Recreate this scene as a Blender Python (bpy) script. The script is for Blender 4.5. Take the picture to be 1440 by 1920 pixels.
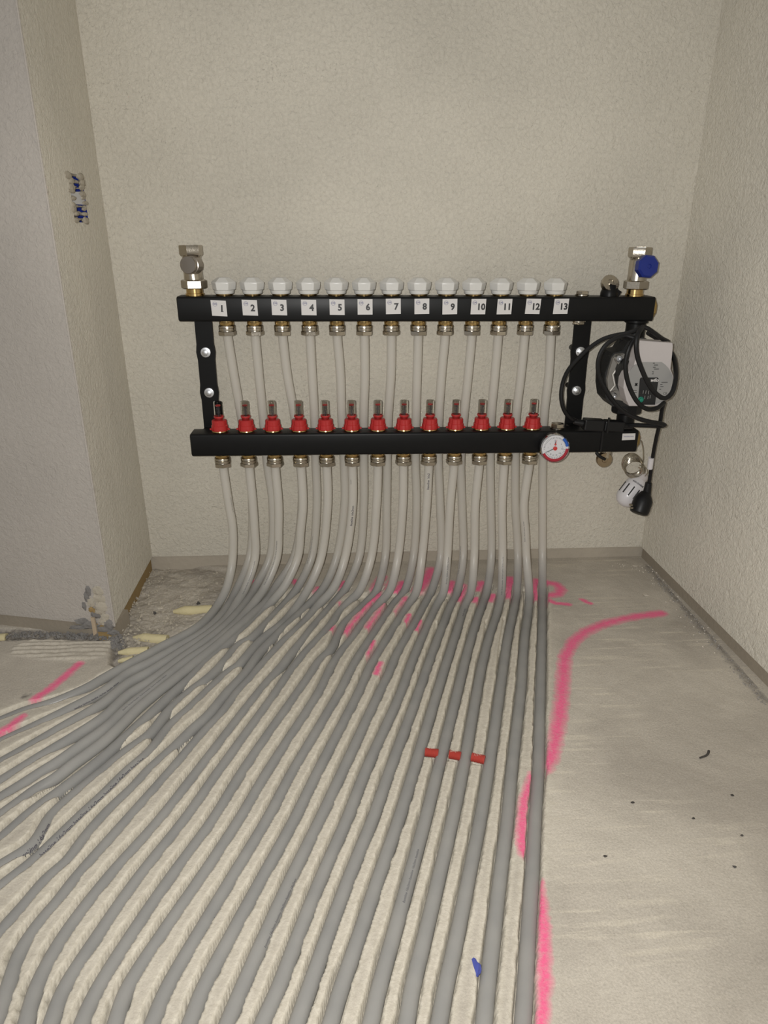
import bpy, bmesh, math, random
import numpy as np
from mathutils import Vector, Matrix
for o in list(bpy.data.objects): bpy.data.objects.remove(o)
SC = bpy.context.scene
COL = SC.collection
random.seed(7); RNG = np.random.default_rng(11)

# ------------------------------------------------------------------ camera
F = 1313.0; PITCH = math.radians(22.08); YAW = math.radians(3.16); ROLL = math.radians(-0.167); CZ = 0.69
_cp, _sp, _cy, _sy = math.cos(PITCH), math.sin(PITCH), math.cos(YAW), math.sin(YAW)
FWD = Vector((_sy*_cp, _cy*_cp, -_sp)); _r = Vector((_cy, -_sy, 0)); _u = _r.cross(FWD)
RT = (_r*math.cos(ROLL) - _u*math.sin(ROLL)).normalized(); UP = RT.cross(FWD)
CAM = Vector((0, 0, CZ))
cd = bpy.data.cameras.new('camera'); cam = bpy.data.objects.new('camera', cd); COL.objects.link(cam)
cam.matrix_world = Matrix(((RT.x, UP.x, -FWD.x, 0), (RT.y, UP.y, -FWD.y, 0), (RT.z, UP.z, -FWD.z, CZ), (0, 0, 0, 1)))
cd.sensor_fit = 'VERTICAL'; cd.sensor_height = 24; cd.lens = 24*F/1920; cd.clip_start = 0.01
SC.camera = cam

# ------------------------------------------------------------------ world, lamp, exposure
w = bpy.data.worlds.new('world'); SC.world = w; w.use_nodes = True
w.node_tree.nodes['Background'].inputs[0].default_value = (1.0, 0.985, 0.96, 1)
w.node_tree.nodes['Background'].inputs[1].default_value = 0.33
fl = bpy.data.lights.new('phone_flash', 'SPOT'); fl.energy = 33; fl.spot_size = math.radians(165); fl.spot_blend = 1.0
fl.shadow_soft_size = 0.004; fl.color = (1.0, 0.985, 0.955)
flo = bpy.data.objects.new('phone_flash', fl); COL.objects.link(flo)
flo.matrix_world = cam.matrix_world.copy(); flo.location = CAM + RT*-0.022 + UP*0.012
flo.rotation_euler = (cam.matrix_world.to_euler().x + math.radians(2), cam.matrix_world.to_euler().y, cam.matrix_world.to_euler().z)
SC.view_settings.view_transform = 'Standard'; SC.view_settings.look = 'None'
SC.view_settings.exposure = 0.12; SC.view_settings.gamma = 1.0; SC.view_settings.use_curve_mapping = False

# ------------------------------------------------------------------ places in the room
def ray(px, py): return (FWD + RT*((px-720)/F) - UP*((py-960)/F))
def onY(px, py, Y):
    d = ray(px, py); return CAM + d*(Y/d.y)
def onZ(px, py, z=0.0):
    d = ray(px, py); return CAM + d*((z-CZ)/d.z)
def onP(px, py, p, n):
    d = ray(px, py); return CAM + d*((p-CAM).dot(n)/d.dot(n))
YW = 1.40       # back wall
YU, YL = 1.325, 1.300   # axes of the upper and lower distribution bar

# ------------------------------------------------------------------ materials
MATS = {}
def nt(name):
    m = bpy.data.materials.new(name); m.use_nodes = True; t = m.node_tree
    return m, t, t.nodes['Principled BSDF']
def mat(name, col, rough=0.5, metal=0.0, var=0.08, scale=40.0, bump=0.0, bscale=200.0, **kw):
    if name in MATS: return MATS[name]
    m, t, b = nt(name)
    tc = t.nodes.new('ShaderNodeTexCoord'); n = t.nodes.new('ShaderNodeTexNoise'); n.inputs['Scale'].default_value = scale
    n.inputs['Detail'].default_value = 4
    t.links.new(tc.outputs['Object'], n.inputs['Vector'])
    r = t.nodes.new('ShaderNodeMix'); r.data_type = 'RGBA'
    r.inputs[6].default_value = tuple(max(0, c*(1-var)) for c in col)+(1,); r.inputs[7].default_value = tuple(min(1, c*(1+var)) for c in col)+(1,)
    t.links.new(n.outputs['Fac'], r.inputs[0]); t.links.new(r.outputs[2], b.inputs['Base Color'])
    b.inputs['Roughness'].default_value = rough; b.inputs['Metallic'].default_value = metal
    if bump:
        n2 = t.nodes.new('ShaderNodeTexNoise'); n2.inputs['Scale'].default_value = bscale; n2.inputs['Detail'].default_value = 5
        t.links.new(tc.outputs['Object'], n2.inputs['Vector'])
        bp = t.nodes.new('ShaderNodeBump'); bp.inputs['Strength'].default_value = 1; bp.inputs['Distance'].default_value = bump
        t.links.new(n2.outputs['Fac'], bp.inputs['Height']); t.links.new(bp.outputs[0], b.inputs['Normal'])
    for k, v in kw.items(): b.inputs[k.replace('_', ' ')].default_value = v
    MATS[name] = m; return m
def plaster(name, col, spots=True, stretch=(1, 1, 1)):
    m, t, b = nt(name); L = t.links.new; N = t.nodes.new
    tc = N('ShaderNodeTexCoord'); mp = N('ShaderNodeMapping'); mp.inputs['Scale'].default_value = stretch
    L(tc.outputs['Object'], mp.inputs[0])
    big = N('ShaderNodeTexNoise'); big.inputs['Scale'].default_value = 3.0; big.inputs['Detail'].default_value = 6; L(tc.outputs['Object'], big.inputs['Vector'])
    cr = N('ShaderNodeValToRGB'); cr.color_ramp.elements[0].position = .35; cr.color_ramp.elements[1].position = .7
    cr.color_ramp.elements[0].color = tuple(c*.9 for c in col)+(1,); cr.color_ramp.elements[1].color = tuple(min(1, c*1.06) for c in col)+(1,)
    L(big.outputs['Fac'], cr.inputs[0])
    sp = N('ShaderNodeTexNoise'); sp.inputs['Scale'].default_value = 210; sp.inputs['Detail'].default_value = 2; L(mp.outputs[0], sp.inputs['Vector'])
    sm = N('ShaderNodeTexNoise'); sm.inputs['Scale'].default_value = 5; sm.inputs['Detail'].default_value = 4; L(tc.outputs['Object'], sm.inputs['Vector'])
    ad = N('ShaderNodeMath'); ad.operation = 'MULTIPLY_ADD'; ad.inputs[1].default_value = .55; L(sm.outputs['Fac'], ad.inputs[0]); L(sp.outputs['Fac'], ad.inputs[2])
    r2 = N('ShaderNodeValToRGB'); r2.color_ramp.elements[0].position = .97; r2.color_ramp.elements[1].position = 1.06; L(ad.outputs[0], r2.inputs[0])
    fac = N('ShaderNodeMath'); fac.operation = 'MULTIPLY'; fac.inputs[1].default_value = .3 if spots else .15; L(r2.outputs[0], fac.inputs[0])
    mx = N('ShaderNodeMix'); mx.data_type = 'RGBA'; mx.inputs[7].default_value = (.22, .2, .17, 1)
    L(cr.outputs[0], mx.inputs[6]); L(fac.outputs[0], mx.inputs[0]); L(mx.outputs[2], b.inputs['Base Color'])
    n1 = N('ShaderNodeTexNoise'); n1.inputs['Scale'].default_value = 150; n1.inputs['Detail'].default_value = 6; n1.inputs['Roughness'].default_value = .6; n1.inputs['Distortion'].default_value = 1.2; L(mp.outputs[0], n1.inputs['Vector'])
    n2 = N('ShaderNodeTexNoise'); n2.inputs['Scale'].default_value = 38; n2.inputs['Detail'].default_value = 5; n2.inputs['Distortion'].default_value = 2; L(mp.outputs[0], n2.inputs['Vector'])
    a2 = N('ShaderNodeMath'); a2.operation = 'MULTIPLY_ADD'; a2.inputs[1].default_value = .9; L(n2.outputs['Fac'], a2.inputs[0]); L(n1.outputs['Fac'], a2.inputs[2])
    bp = N('ShaderNodeBump'); bp.inputs['Strength'].default_value = 1; bp.inputs['Distance'].default_value = .0016 if 'pier' in name else .0028; L(a2.outputs[0], bp.inputs['Height']); L(bp.outputs[0], b.inputs['Normal'])
    b.inputs['Roughness'].default_value = .92; b.inputs['Specular IOR Level'].default_value = .15
    return m
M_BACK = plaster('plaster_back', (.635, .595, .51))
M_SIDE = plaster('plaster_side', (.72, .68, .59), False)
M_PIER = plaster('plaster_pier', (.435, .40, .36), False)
def concrete_floor():
    m, t, b = nt('screed'); L = t.links.new; N = t.nodes.new
    tc = N('ShaderNodeTexCoord'); at = N('ShaderNodeAttribute'); at.attribute_name = 'paint'
    sep = N('ShaderNodeSeparateColor'); L(at.outputs['Color'], sep.inputs[0])
    def noise(sc, det=5, dist=0, scale=(1, 1, 1), rough=.55):
        mp = N('ShaderNodeMapping'); mp.inputs['Scale'].default_value = scale; L(tc.outputs['Object'], mp.inputs[0])
        n = N('ShaderNodeTexNoise'); n.inputs['Scale'].default_value = sc; n.inputs['Detail'].default_value = det; n.inputs['Distortion'].default_value = dist; n.inputs['Roughness'].default_value = rough
        L(mp.outputs[0], n.inputs['Vector']); return n.outputs['Fac']
    def ramp(f, a, c, ca, cb):
        r = N('ShaderNodeValToRGB'); r.color_ramp.elements[0].position = a; r.color_ramp.elements[1].position = c
        r.color_ramp.elements[0].color = ca+(1,); r.color_ramp.elements[1].color = cb+(1,); L(f, r.inputs[0]); return r.outputs[0]
    def mix(f, a, c, fv=None):
        x = N('ShaderNodeMix'); x.data_type = 'RGBA'
        if f is not None: L(f, x.inputs[0])
        else: x.inputs[0].default_value = fv
        for s, i in ((a, 6), (c, 7)):
            if isinstance(s, tuple): x.inputs[i].default_value = s+(1,)
            else: L(s, x.inputs[i])
        return x.outputs[2]
    def math_(op, a, c):
        x = N('ShaderNodeMath'); x.operation = op
        for s, i in ((a, 0), (c, 1)):
            if isinstance(s, (int, float)): x.inputs[i].default_value = s
            else: L(s, x.inputs[i])
        return x.outputs[0]
    base = ramp(noise(5, 7, .6), .34, .68, (.40, .36, .305), (.57, .52, .44))
    st = ramp(noise(34, 3, .3, (.22, 2.6, 1)), .53, .64, (0, 0, 0), (1, 1, 1))
    stm = ramp(noise(4.5, 2, 0), .48, .60, (0, 0, 0), (1, 1, 1))
    base = mix(math_('MULTIPLY', math_('MULTIPLY', st, stm), .6), base, (.66, .60, .49))
    fine = ramp(noise(420, 3), .3, .7, (.86, .86, .86), (1.1, 1.1, 1.1))
    mm = N('ShaderNodeMix'); mm.data_type = 'RGBA'; mm.blend_type = 'MULTIPLY'; mm.inputs[0].default_value = 1; L(base, mm.inputs[6]); L(fine, mm.inputs[7]); base = mm.outputs[2]
    sand = ramp(noise(130, 6, .5, rough=.7), .3, .72, (.49, .445, .36), (.70, .65, .55))
    base = mix(math_('MULTIPLY', sep.outputs[1], 1.0), base, sand)
    dn = math_('MULTIPLY', sep.outputs[2], ramp(noise(90, 6, 1.2, rough=.7), .28, .62, (.25, .25, .25), (1, 1, 1)))
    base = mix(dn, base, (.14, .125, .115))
    pn = math_('MULTIPLY', sep.outputs[0], ramp(noise(260, 4, .4), .2, .55, (.62, .62, .62), (1, 1, 1)))
    base = mix(pn, base, (.84, .15, .29))
    L(base, b.inputs['Base Color'])
    h = math_('ADD', noise(330, 5, .3, rough=.65), math_('MULTIPLY', noise(60, 4), .6))
    bp = N('ShaderNodeBump'); bp.inputs['Distance'].default_value = .0008; L(h, bp.inputs['Height']); L(bp.outputs[0], b.inputs['Normal'])
    b.inputs['Roughness'].default_value = .88; b.inputs['Specular IOR Level'].default_value = .2
    return m
M_FLOOR = concrete_floor()
M_PIPE = mat('pex_pipe', (.66, .635, .585), .33, var=.05, scale=9, Specular_IOR_Level=.45)
def milky(m, fac=.42, col=(.80, .77, .70, 1)):
    t = m.node_tree; tr = t.nodes.new('ShaderNodeBsdfTranslucent'); tr.inputs[0].default_value = col
    mx = t.nodes.new('ShaderNodeMixShader'); mx.inputs[0].default_value = fac; out = t.nodes['Material Output']
    t.links.new(t.nodes['Principled BSDF'].outputs[0], mx.inputs[1]); t.links.new(tr.outputs[0], mx.inputs[2]); t.links.new(mx.outputs[0], out.inputs[0])
milky(M_PIPE)
def grey_low(m):
    # pipe colour turns darker grey towards the screed; the hanging part stays paler
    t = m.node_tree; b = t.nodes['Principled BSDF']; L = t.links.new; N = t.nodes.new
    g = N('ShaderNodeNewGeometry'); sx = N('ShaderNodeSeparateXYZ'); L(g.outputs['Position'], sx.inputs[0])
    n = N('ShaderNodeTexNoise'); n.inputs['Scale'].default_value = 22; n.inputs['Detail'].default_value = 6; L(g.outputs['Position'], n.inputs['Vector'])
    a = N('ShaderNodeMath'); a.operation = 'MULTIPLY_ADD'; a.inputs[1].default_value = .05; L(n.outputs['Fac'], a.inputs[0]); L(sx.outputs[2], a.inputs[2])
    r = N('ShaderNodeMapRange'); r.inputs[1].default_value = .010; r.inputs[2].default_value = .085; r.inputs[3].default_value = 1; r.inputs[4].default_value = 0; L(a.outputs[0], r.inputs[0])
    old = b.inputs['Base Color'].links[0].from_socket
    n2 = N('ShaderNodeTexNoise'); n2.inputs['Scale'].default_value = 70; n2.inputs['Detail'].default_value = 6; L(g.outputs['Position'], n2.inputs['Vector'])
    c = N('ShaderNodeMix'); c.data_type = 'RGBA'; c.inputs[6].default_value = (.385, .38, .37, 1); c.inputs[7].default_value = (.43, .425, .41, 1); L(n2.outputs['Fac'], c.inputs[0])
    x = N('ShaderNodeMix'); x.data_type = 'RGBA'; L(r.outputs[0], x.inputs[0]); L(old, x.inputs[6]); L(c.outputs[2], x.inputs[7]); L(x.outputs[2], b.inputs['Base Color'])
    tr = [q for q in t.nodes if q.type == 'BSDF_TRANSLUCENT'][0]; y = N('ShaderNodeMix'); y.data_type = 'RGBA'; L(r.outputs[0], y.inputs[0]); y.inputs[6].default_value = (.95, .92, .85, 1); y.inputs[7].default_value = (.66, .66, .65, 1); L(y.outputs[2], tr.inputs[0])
grey_low(M_PIPE)
M_BLACK = mat('black_powder_coat', (.0075, .0075, .0075), .38, var=.2, Specular_IOR_Level=.17)
M_RUB = mat('black_rubber', (.008, .008, .0085), .42, var=.2, Specular_IOR_Level=.3)
M_SHELL = mat('black_foam_shell', (.012, .012, .012), .6, bump=.0006)
M_NI = mat('nickel', (.50, .455, .385), .24, 1.0, var=.1, bump=.0002, bscale=300)
M_ZN = mat('zinc_bolt', (.66, .67, .69), .36, 1.0)
M_BR = mat('brass', (.58, .41, .18), .2, 1.0)
M_BRP = mat('raw_brass', (.50, .36, .15), .35, 1.0)
M_CAP = mat('white_cap_plastic', (.64, .63, .60), .3, var=.04)
M_RED = mat('red_plastic', (.42, .022, .022), .36)
M_REDD = mat('red_conduit', (.42, .055, .04), .5)
M_GLASS = None
def glass():
    m, t, b = nt('clear_tube'); b.inputs['Base Color'].default_value = (.93, .92, .88, 1); b.inputs['Roughness'].default_value = .06
    b.inputs['Transmission Weight'].default_value = 1; b.inputs['IOR'].default_value = 1.08; return m
M_GLASS = glass()
M_PAPER = mat('label_paper', (.62, .60, .585), .6, var=.02)
M_INK = mat('black_ink', (.012, .012, .013), .5)
M_BINK = mat('blue_ink', (.10, .10, .22), .5)
M_PRINT = mat('pipe_ink', (.09, .085, .10), .5)
M_BLUE = mat('blue_plastic', (.008, .022, .19), .3)
M_WHT = mat('light_grey_plastic', (.50, .465, .455), .45, var=.03)
M_GREY = mat('grey_label', (.30, .295, .285), .4, var=.03)
M_GRN = mat('green_plastic', (.02, .22, .15), .35)
M_ALU = mat('cast_aluminium', (.33, .31, .28), .45, .45, bump=.0006, bscale=90)
M_WHITE = mat('white_plastic', (.66, .64, .65), .28, var=.02)
M_FOAM = mat('yellow_foam', (.56, .49, .29), .85, bump=.001)
M_FOAMB = mat('ochre_foam', (.30, .205, .085), .9, bump=.001)
M_BAND = mat('beige_wall_base', (.29, .25, .195), .9, var=.15, scale=14, bump=.001, bscale=120)
M_BANDB = mat('grey_wall_base', (.40, .355, .29), .9, var=.22, scale=10, bump=.0016, bscale=90)
M_MORT = mat('grey_mortar', (.19, .18, .17), .95, var=.35, scale=60, bump=.003, bscale=110)
M_MORTL = mat('pale_mortar', (.40, .36, .29), .95, var=.2, scale=60, bump=.003, bscale=90)
M_WOOD = mat('wood_chip', (.42, .33, .23), .8, var=.2, scale=90)
M_STEEL = mat('steel', (.6, .61, .64), .35, .35)
M_DARK = mat('dark_hole', (.03, .028, .026), .9)
M_WIRE = mat('capillary_steel', (.50, .46, .38), .22, 1.0)
M_GDIAL = mat('dial_white', (.60, .60, .62), .4, var=.02)
M_GRED = mat('dial_red', (.35, .02, .035), .3)
M_GBLU = mat('dial_blue', (.02, .10, .42), .3)
M_HUB = mat('needle_red', (.50, .03, .025), .4)

# ------------------------------------------------------------------ object helpers
def tag(o, label=None, cat=None, group=None, kind=None):
    if label: o['label'] = label
    if cat: o['category'] = cat
    if group: o['group'] = group
    if kind: o['kind'] = kind
    return o
def empty(name, loc, label, cat, group=None):
    o = bpy.data.objects.new(name, None); COL.objects.link(o); o.location = loc; o.empty_display_size = .01
    return tag(o, label, cat, group)
class MB:
    def __init__(s): s.v = []; s.f = []
    def add(s, vs, fs):
        n = len(s.v); s.v += [tuple(v) for v in vs]; s.f += [tuple(i+n for i in f) for f in fs]; return s
    def box(s, c, sz, R=None, bev=0):
        c = Vector(c); h = [x/2 for x in sz]
        vs = []
        for x in (-1, 1):
            for y in (-1, 1):
                for z in (-1, 1):
                    p = Vector((x*h[0], y*h[1], z*h[2])); vs.append(c + (R @ p if R else p))
        return s.add(vs, [(0, 1, 3, 2), (4, 6, 7, 5), (0, 4, 5, 1), (2, 3, 7, 6), (0, 2, 6, 4), (1, 5, 7, 3)])
    def slab(s, quad, off):
        q = [Vector(p) for p in quad]; off = Vector(off)
        return s.add(q+[p+off for p in q], [(0, 1, 2, 3), (7, 6, 5, 4), (0, 4, 5, 1), (1, 5, 6, 2), (2, 6, 7, 3), (3, 7, 4, 0)])
    def extr(s, front, off):
        n = len(front); q = [Vector(p) for p in front]; off = Vector(off)
        return s.add(q+[p+off for p in q], [tuple(range(n)), tuple(range(2*n-1, n-1, -1))]+[(i, n+i, n+(i+1) % n, (i+1) % n) for i in range(n)])
    def lathe(s, prof, o, ax=(0, 0, 1), seg=20, x=None, ph=0.0, mod=None):
        ax = Vector(ax).normalized(); o = Vector(o)
        x = Vector(x) if x else (Vector((1, 0, 0)) if abs(ax.x) < .9 else Vector((0, 0, 1)))
        x = (x-ax*x.dot(ax)).normalized(); y = ax.cross(x)
        vs = []; fs = []
        for j, (r, z) in enumerate(prof):
            for i in range(seg):
                a = ph+2*math.pi*i/seg; rr = r*(mod(i, j) if mod else 1)
                vs.append(o+ax*z+(x*math.cos(a)+y*math.sin(a))*rr)
        for j in range(len(prof)-1):
            for i in range(seg):
                k = (i+1) % seg; fs.append((j*seg+i, j*seg+k, (j+1)*seg+k, (j+1)*seg+i))
        if prof[0][0] > 1e-6: fs.append(tuple(range(seg-1, -1, -1)))
        if prof[-1][0] > 1e-6: fs.append(tuple((len(prof)-1)*seg+i for i in range(seg)))
        return s.add(vs, fs)
    def tube(s, pts, r, seg=10, caps=True):
        pts = [Vector(p) for p in pts]; n = len(pts); T = []
        for i in range(n):
            T.append((pts[min(i+1, n-1)]-pts[max(i-1, 0)]).normalized())
        N = T[0].orthogonal().normalized(); vs = []; fs = []
        for i in range(n):
            N = (N-T[i]*N.dot(T[i])).normalized(); B = T[i].cross(N); rr = r[i] if isinstance(r, (list, tuple)) else r
            for k in range(seg):
                a = 2*math.pi*k/seg; vs.append(pts[i]+(N*math.cos(a)+B*math.sin(a))*rr)
        for i in range(n-1):
            for k in range(seg):
                q = (k+1) % seg; fs.append((i*seg+k, i*seg+q, (i+1)*seg+q, (i+1)*seg+k))
        if caps: fs.append(tuple(range(seg-1, -1, -1))); fs.append(tuple((n-1)*seg+k for k in range(seg)))
        return s.add(vs, fs)
    def blob(s, c, rad, seed, rough=.25, sub=2):
        rn = random.Random(seed); bm = bmesh.new(); bmesh.ops.create_icosphere(bm, subdivisions=sub, radius=1)
        vs = []
        for v in bm.verts:
            k = 1+rn.uniform(-rough, rough); vs.append(Vector(c)+Vector((v.co.x*rad[0], v.co.y*rad[1], v.co.z*rad[2]))*k)
        fs = [tuple(v.index for v in f.verts) for f in bm.faces]; bm.free(); return s.add(vs, fs)
    def build(s, name, m, parent=None, smooth=35, rel=None):
        base = Vector((0, 0, 0)); q = parent
        while q is not None: base += q.location; q = q.parent
        me = bpy.data.meshes.new(name); me.from_pydata([tuple(Vector(v)-base) for v in s.v], [], s.f); me.update()
        bm = bmesh.new(); bm.from_mesh(me); bmesh.ops.recalc_face_normals(bm, faces=bm.faces); bm.to_mesh(me); bm.free()
        if smooth:
            me.polygons.foreach_set('use_smooth', [True]*len(me.polygons)); me.set_sharp_from_angle(angle=math.radians(smooth))
        me.materials.append(m); o = bpy.data.objects.new(name, me); COL.objects.link(o)
        if parent: o.parent = parent
        return o
def copy_part(o, parent, dx):
    """one more of a part (with its own parts), moved by dx in its parent's space"""
    c = o.copy(); COL.objects.link(c); c.parent = parent; c.location = o.location+Vector(dx)
    for ch in [k for k in o.children]:
        d = ch.copy(); COL.objects.link(d); d.parent = c
    return c
_tc = {}
def text2d(body, size, bold=0.0, shear=0.0, align='CENTER'):
    key = (body, size, bold, shear, align)
    if key in _tc: return _tc[key]
    cu = bpy.data.curves.new('t', 'FONT'); cu.body = body; cu.size = size; cu.offset = bold; cu.shear = shear; cu.resolution_u = 2
    cu.align_x = align; cu.align_y = 'CENTER'
    ob = bpy.data.objects.new('t', cu); COL.objects.link(ob)
    dg = bpy.context.evaluated_depsgraph_get(); me = ob.evaluated_get(dg).to_mesh()
    v = [(p.co.x, p.co.y) for p in me.vertices]; f = [tuple(q.vertices) for q in me.polygons]
    ob.evaluated_get(dg).to_mesh_clear(); bpy.data.objects.remove(ob); bpy.data.curves.remove(cu)
    _tc[key] = (v, f); return v, f
def flat_text(mb, body, size, o, x=(1, 0, 0), y=(0, 0, 1), bold=0.0, shear=0.0, align='CENTER'):
    v, f = text2d(body, size, bold, shear, align); o = Vector(o); x = Vector(x).normalized(); y = Vector(y).normalized()
    return mb.add([o+x*a+y*b for a, b in v], f)
def spline(pts, step):
    P = [Vector(p) for p in pts]; P = [P[0]*2-P[1]]+P+[P[-1]*2-P[-2]]; out = []
    for i in range(1, len(P)-2):
        a, b, c, d = P[i-1:i+3]; n = max(2, int((c-b).length/step))
        t0 = 0; t1 = max(1e-4, (b-a).length**.5); t2 = t1+max(1e-4, (c-b).length**.5); t3 = t2+max(1e-4, (d-c).length**.5)
        for k in range(n):
            t = t1+(t2-t1)*k/n
            A1 = a*((t1-t)/(t1-t0))+b*((t-t0)/(t1-t0)); A2 = b*((t2-t)/(t2-t1))+c*((t-t1)/(t2-t1)); A3 = c*((t3-t)/(t3-t2))+d*((t-t2)/(t3-t2))
            B1 = A1*((t2-t)/(t2-t0))+A2*((t-t0)/(t2-t0)); B2 = A2*((t3-t)/(t3-t1))+A3*((t-t1)/(t3-t1))
            out.append(B1*((t2-t)/(t2-t1))+B2*((t-t1)/(t2-t1)))
    out.append(P[-2]); return out

# ------------------------------------------------------------------ pipe courses
R_PIPE = 0.0085
def on_profile(px, py, Yv, R=.105, zc=-.0115):
    """point of the pixel's ray on: vertical drop at Yv, a quarter bend of radius R, then the floor"""
    d = ray(px, py)
    p = CAM+d*(Yv/d.y)
    if p.z >= zc+R: return p
    q = CAM+d*((zc-CZ)/d.z)
    if q.y <= Yv-R: return q
    # circle centre (Yv-R, zc+R)
    cy, cz = Yv-R, zc+R; a = d.y**2+d.z**2; b = 2*(d.y*(0-cy)+d.z*(CZ-cz)); c = cy**2+(CZ-cz)**2-R*R
    t = (-b+math.sqrt(max(0, b*b-4*a*c)))/(2*a); return CAM+d*t
UPX = {
1: [(427, 627), (438, 700), (452, 780), (466, 870), (473, 945), (468, 1045), (440, 1113), (425, 1140), (403, 1167), (378, 1188), (340, 1210), (280, 1243), (240, 1263), (194, 1297), (136, 1328), (58, 1367), (0, 1394), (-60, 1424)],
2: [(480, 627), (485, 700), (493, 780), (501, 870), (511, 945), (506, 1045), (479, 1100), (462, 1128), (440, 1155), (415, 1180), (380, 1207), (340, 1235), (280, 1279), (240, 1304), (194, 1346), (136, 1384), (78, 1419), (43, 1441), (0, 1468), (-60, 1505)],
3: [(530, 627), (538, 700), (552, 780), (563, 870), (566, 945), (551, 1045), (517, 1100), (497, 1130), (473, 1152), (457, 1167), (432, 1188), (407, 1210), (373, 1237), (348, 1257), (323, 1277), (290, 1303), (257, 1331), (233, 1355), (194, 1392), (136, 1435), (101, 1462), (68, 1482), (29, 1511), (0, 1532), (-60, 1578)],
4: [(582, 627), (585, 700), (590, 790), (592, 870), (594, 945), (584, 1045), (559, 1100), (540, 1126), (518, 1150), (500, 1169), (468, 1200), (448, 1211), (423, 1239), (402, 1262), (380, 1281), (357, 1298), (318, 1333), (280, 1379), (233, 1414), (185, 1454), (136, 1495), (97, 1532), (60, 1587), (0, 1627), (-60, 1668)],
5: [(634, 627), (638, 700), (641, 790), (645, 870), (646, 945), (631, 1045), (608, 1100), (573, 1140), (551, 1161), (527, 1183), (507, 1204), (487, 1225), (461, 1262), (446, 1279), (426, 1300), (390, 1343), (360, 1370), (330, 1400), (276, 1450), (253, 1476), (200, 1527), (160, 1573), (127, 1617), (87, 1653), (47, 1700), (0, 1753), (-50, 1815)],
6: [(684, 627), (684, 700), (682, 780), (682, 870), (682, 945), (673, 1045), (650, 1100), (629, 1128), (605, 1156), (586, 1178), (569, 1200), (548, 1225), (529, 1250), (507, 1275), (486, 1300), (370, 1450), (300, 1540), (203, 1650), (130, 1745), (93, 1805), (67, 1860), (50, 1920), (38, 1975)],
7: [(734, 627), (733, 700), (728, 780), (726, 870), (725, 945), (722, 1045), (706, 1108), (689, 1128), (667, 1150), (645, 1171), (620, 1219), (598, 1242), (579, 1271), (559, 1300), (455, 1450), (400, 1540), (320, 1650), (255, 1745), (183, 1860), (155, 1920), (138, 1975)],
8: [(784, 627), (782, 700), (780, 780), (779, 870), (781, 945), (775, 1045), (759, 1108), (741, 1130), (725, 1153), (706, 1181), (694, 1200), (673, 1232), (655, 1264), (637, 1300), (549, 1450), (501, 1540), (435, 1650), (375, 1750), (312, 1860), (287, 1920), (264, 1975)],
9: [(834, 627), (828, 700), (823, 780), (822, 870), (825, 945), (826, 1045), (810, 1106), (796, 1135), (778, 1169), (760, 1200), (742, 1233), (728, 1267), (712, 1300), (642, 1450), (600, 1540), (546, 1650), (498, 1755), (452, 1860), (427, 1920), (404, 1975)],
10: [(884, 627), (878, 700), (870, 780), (864, 870), (866, 945), (868, 1045), (858, 1108), (843, 1142), (828, 1180), (813, 1220), (798, 1262), (785, 1300), (730, 1450), (698, 1540), (654, 1650), (615, 1755), (578, 1860), (557, 1920), (538, 1975)],
11: [(934, 627), (928, 700), (921, 780), (919, 870), (920, 945), (921, 1045), (913, 1108), (900, 1147), (887, 1187), (873, 1237), (860, 1290), (820, 1450), (797, 1540), (767, 1650), (738, 1755), (709, 1860), (695, 1920), (680, 1975)],
12: [(984, 627), (977, 700), (968, 780), (966, 870), (966, 945), (971, 1045), (969, 1110), (962, 1150), (953, 1193), (945, 1243), (938, 1293), (915, 1450), (900, 1540), (878, 1650), (857, 1755), (834, 1860), (823, 1920), (812, 1975)],
13: [(1034, 627), (1029, 700), (1020, 780), (1017.5, 870), (1017, 945), (1017, 1045), (1017, 1110), (1016, 1193), (1014, 1267), (1012, 1337), (1009, 1450), (1003, 1540), (997, 1650), (990, 1755), (984, 1860), (980, 1920), (976, 1975)]}
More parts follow.
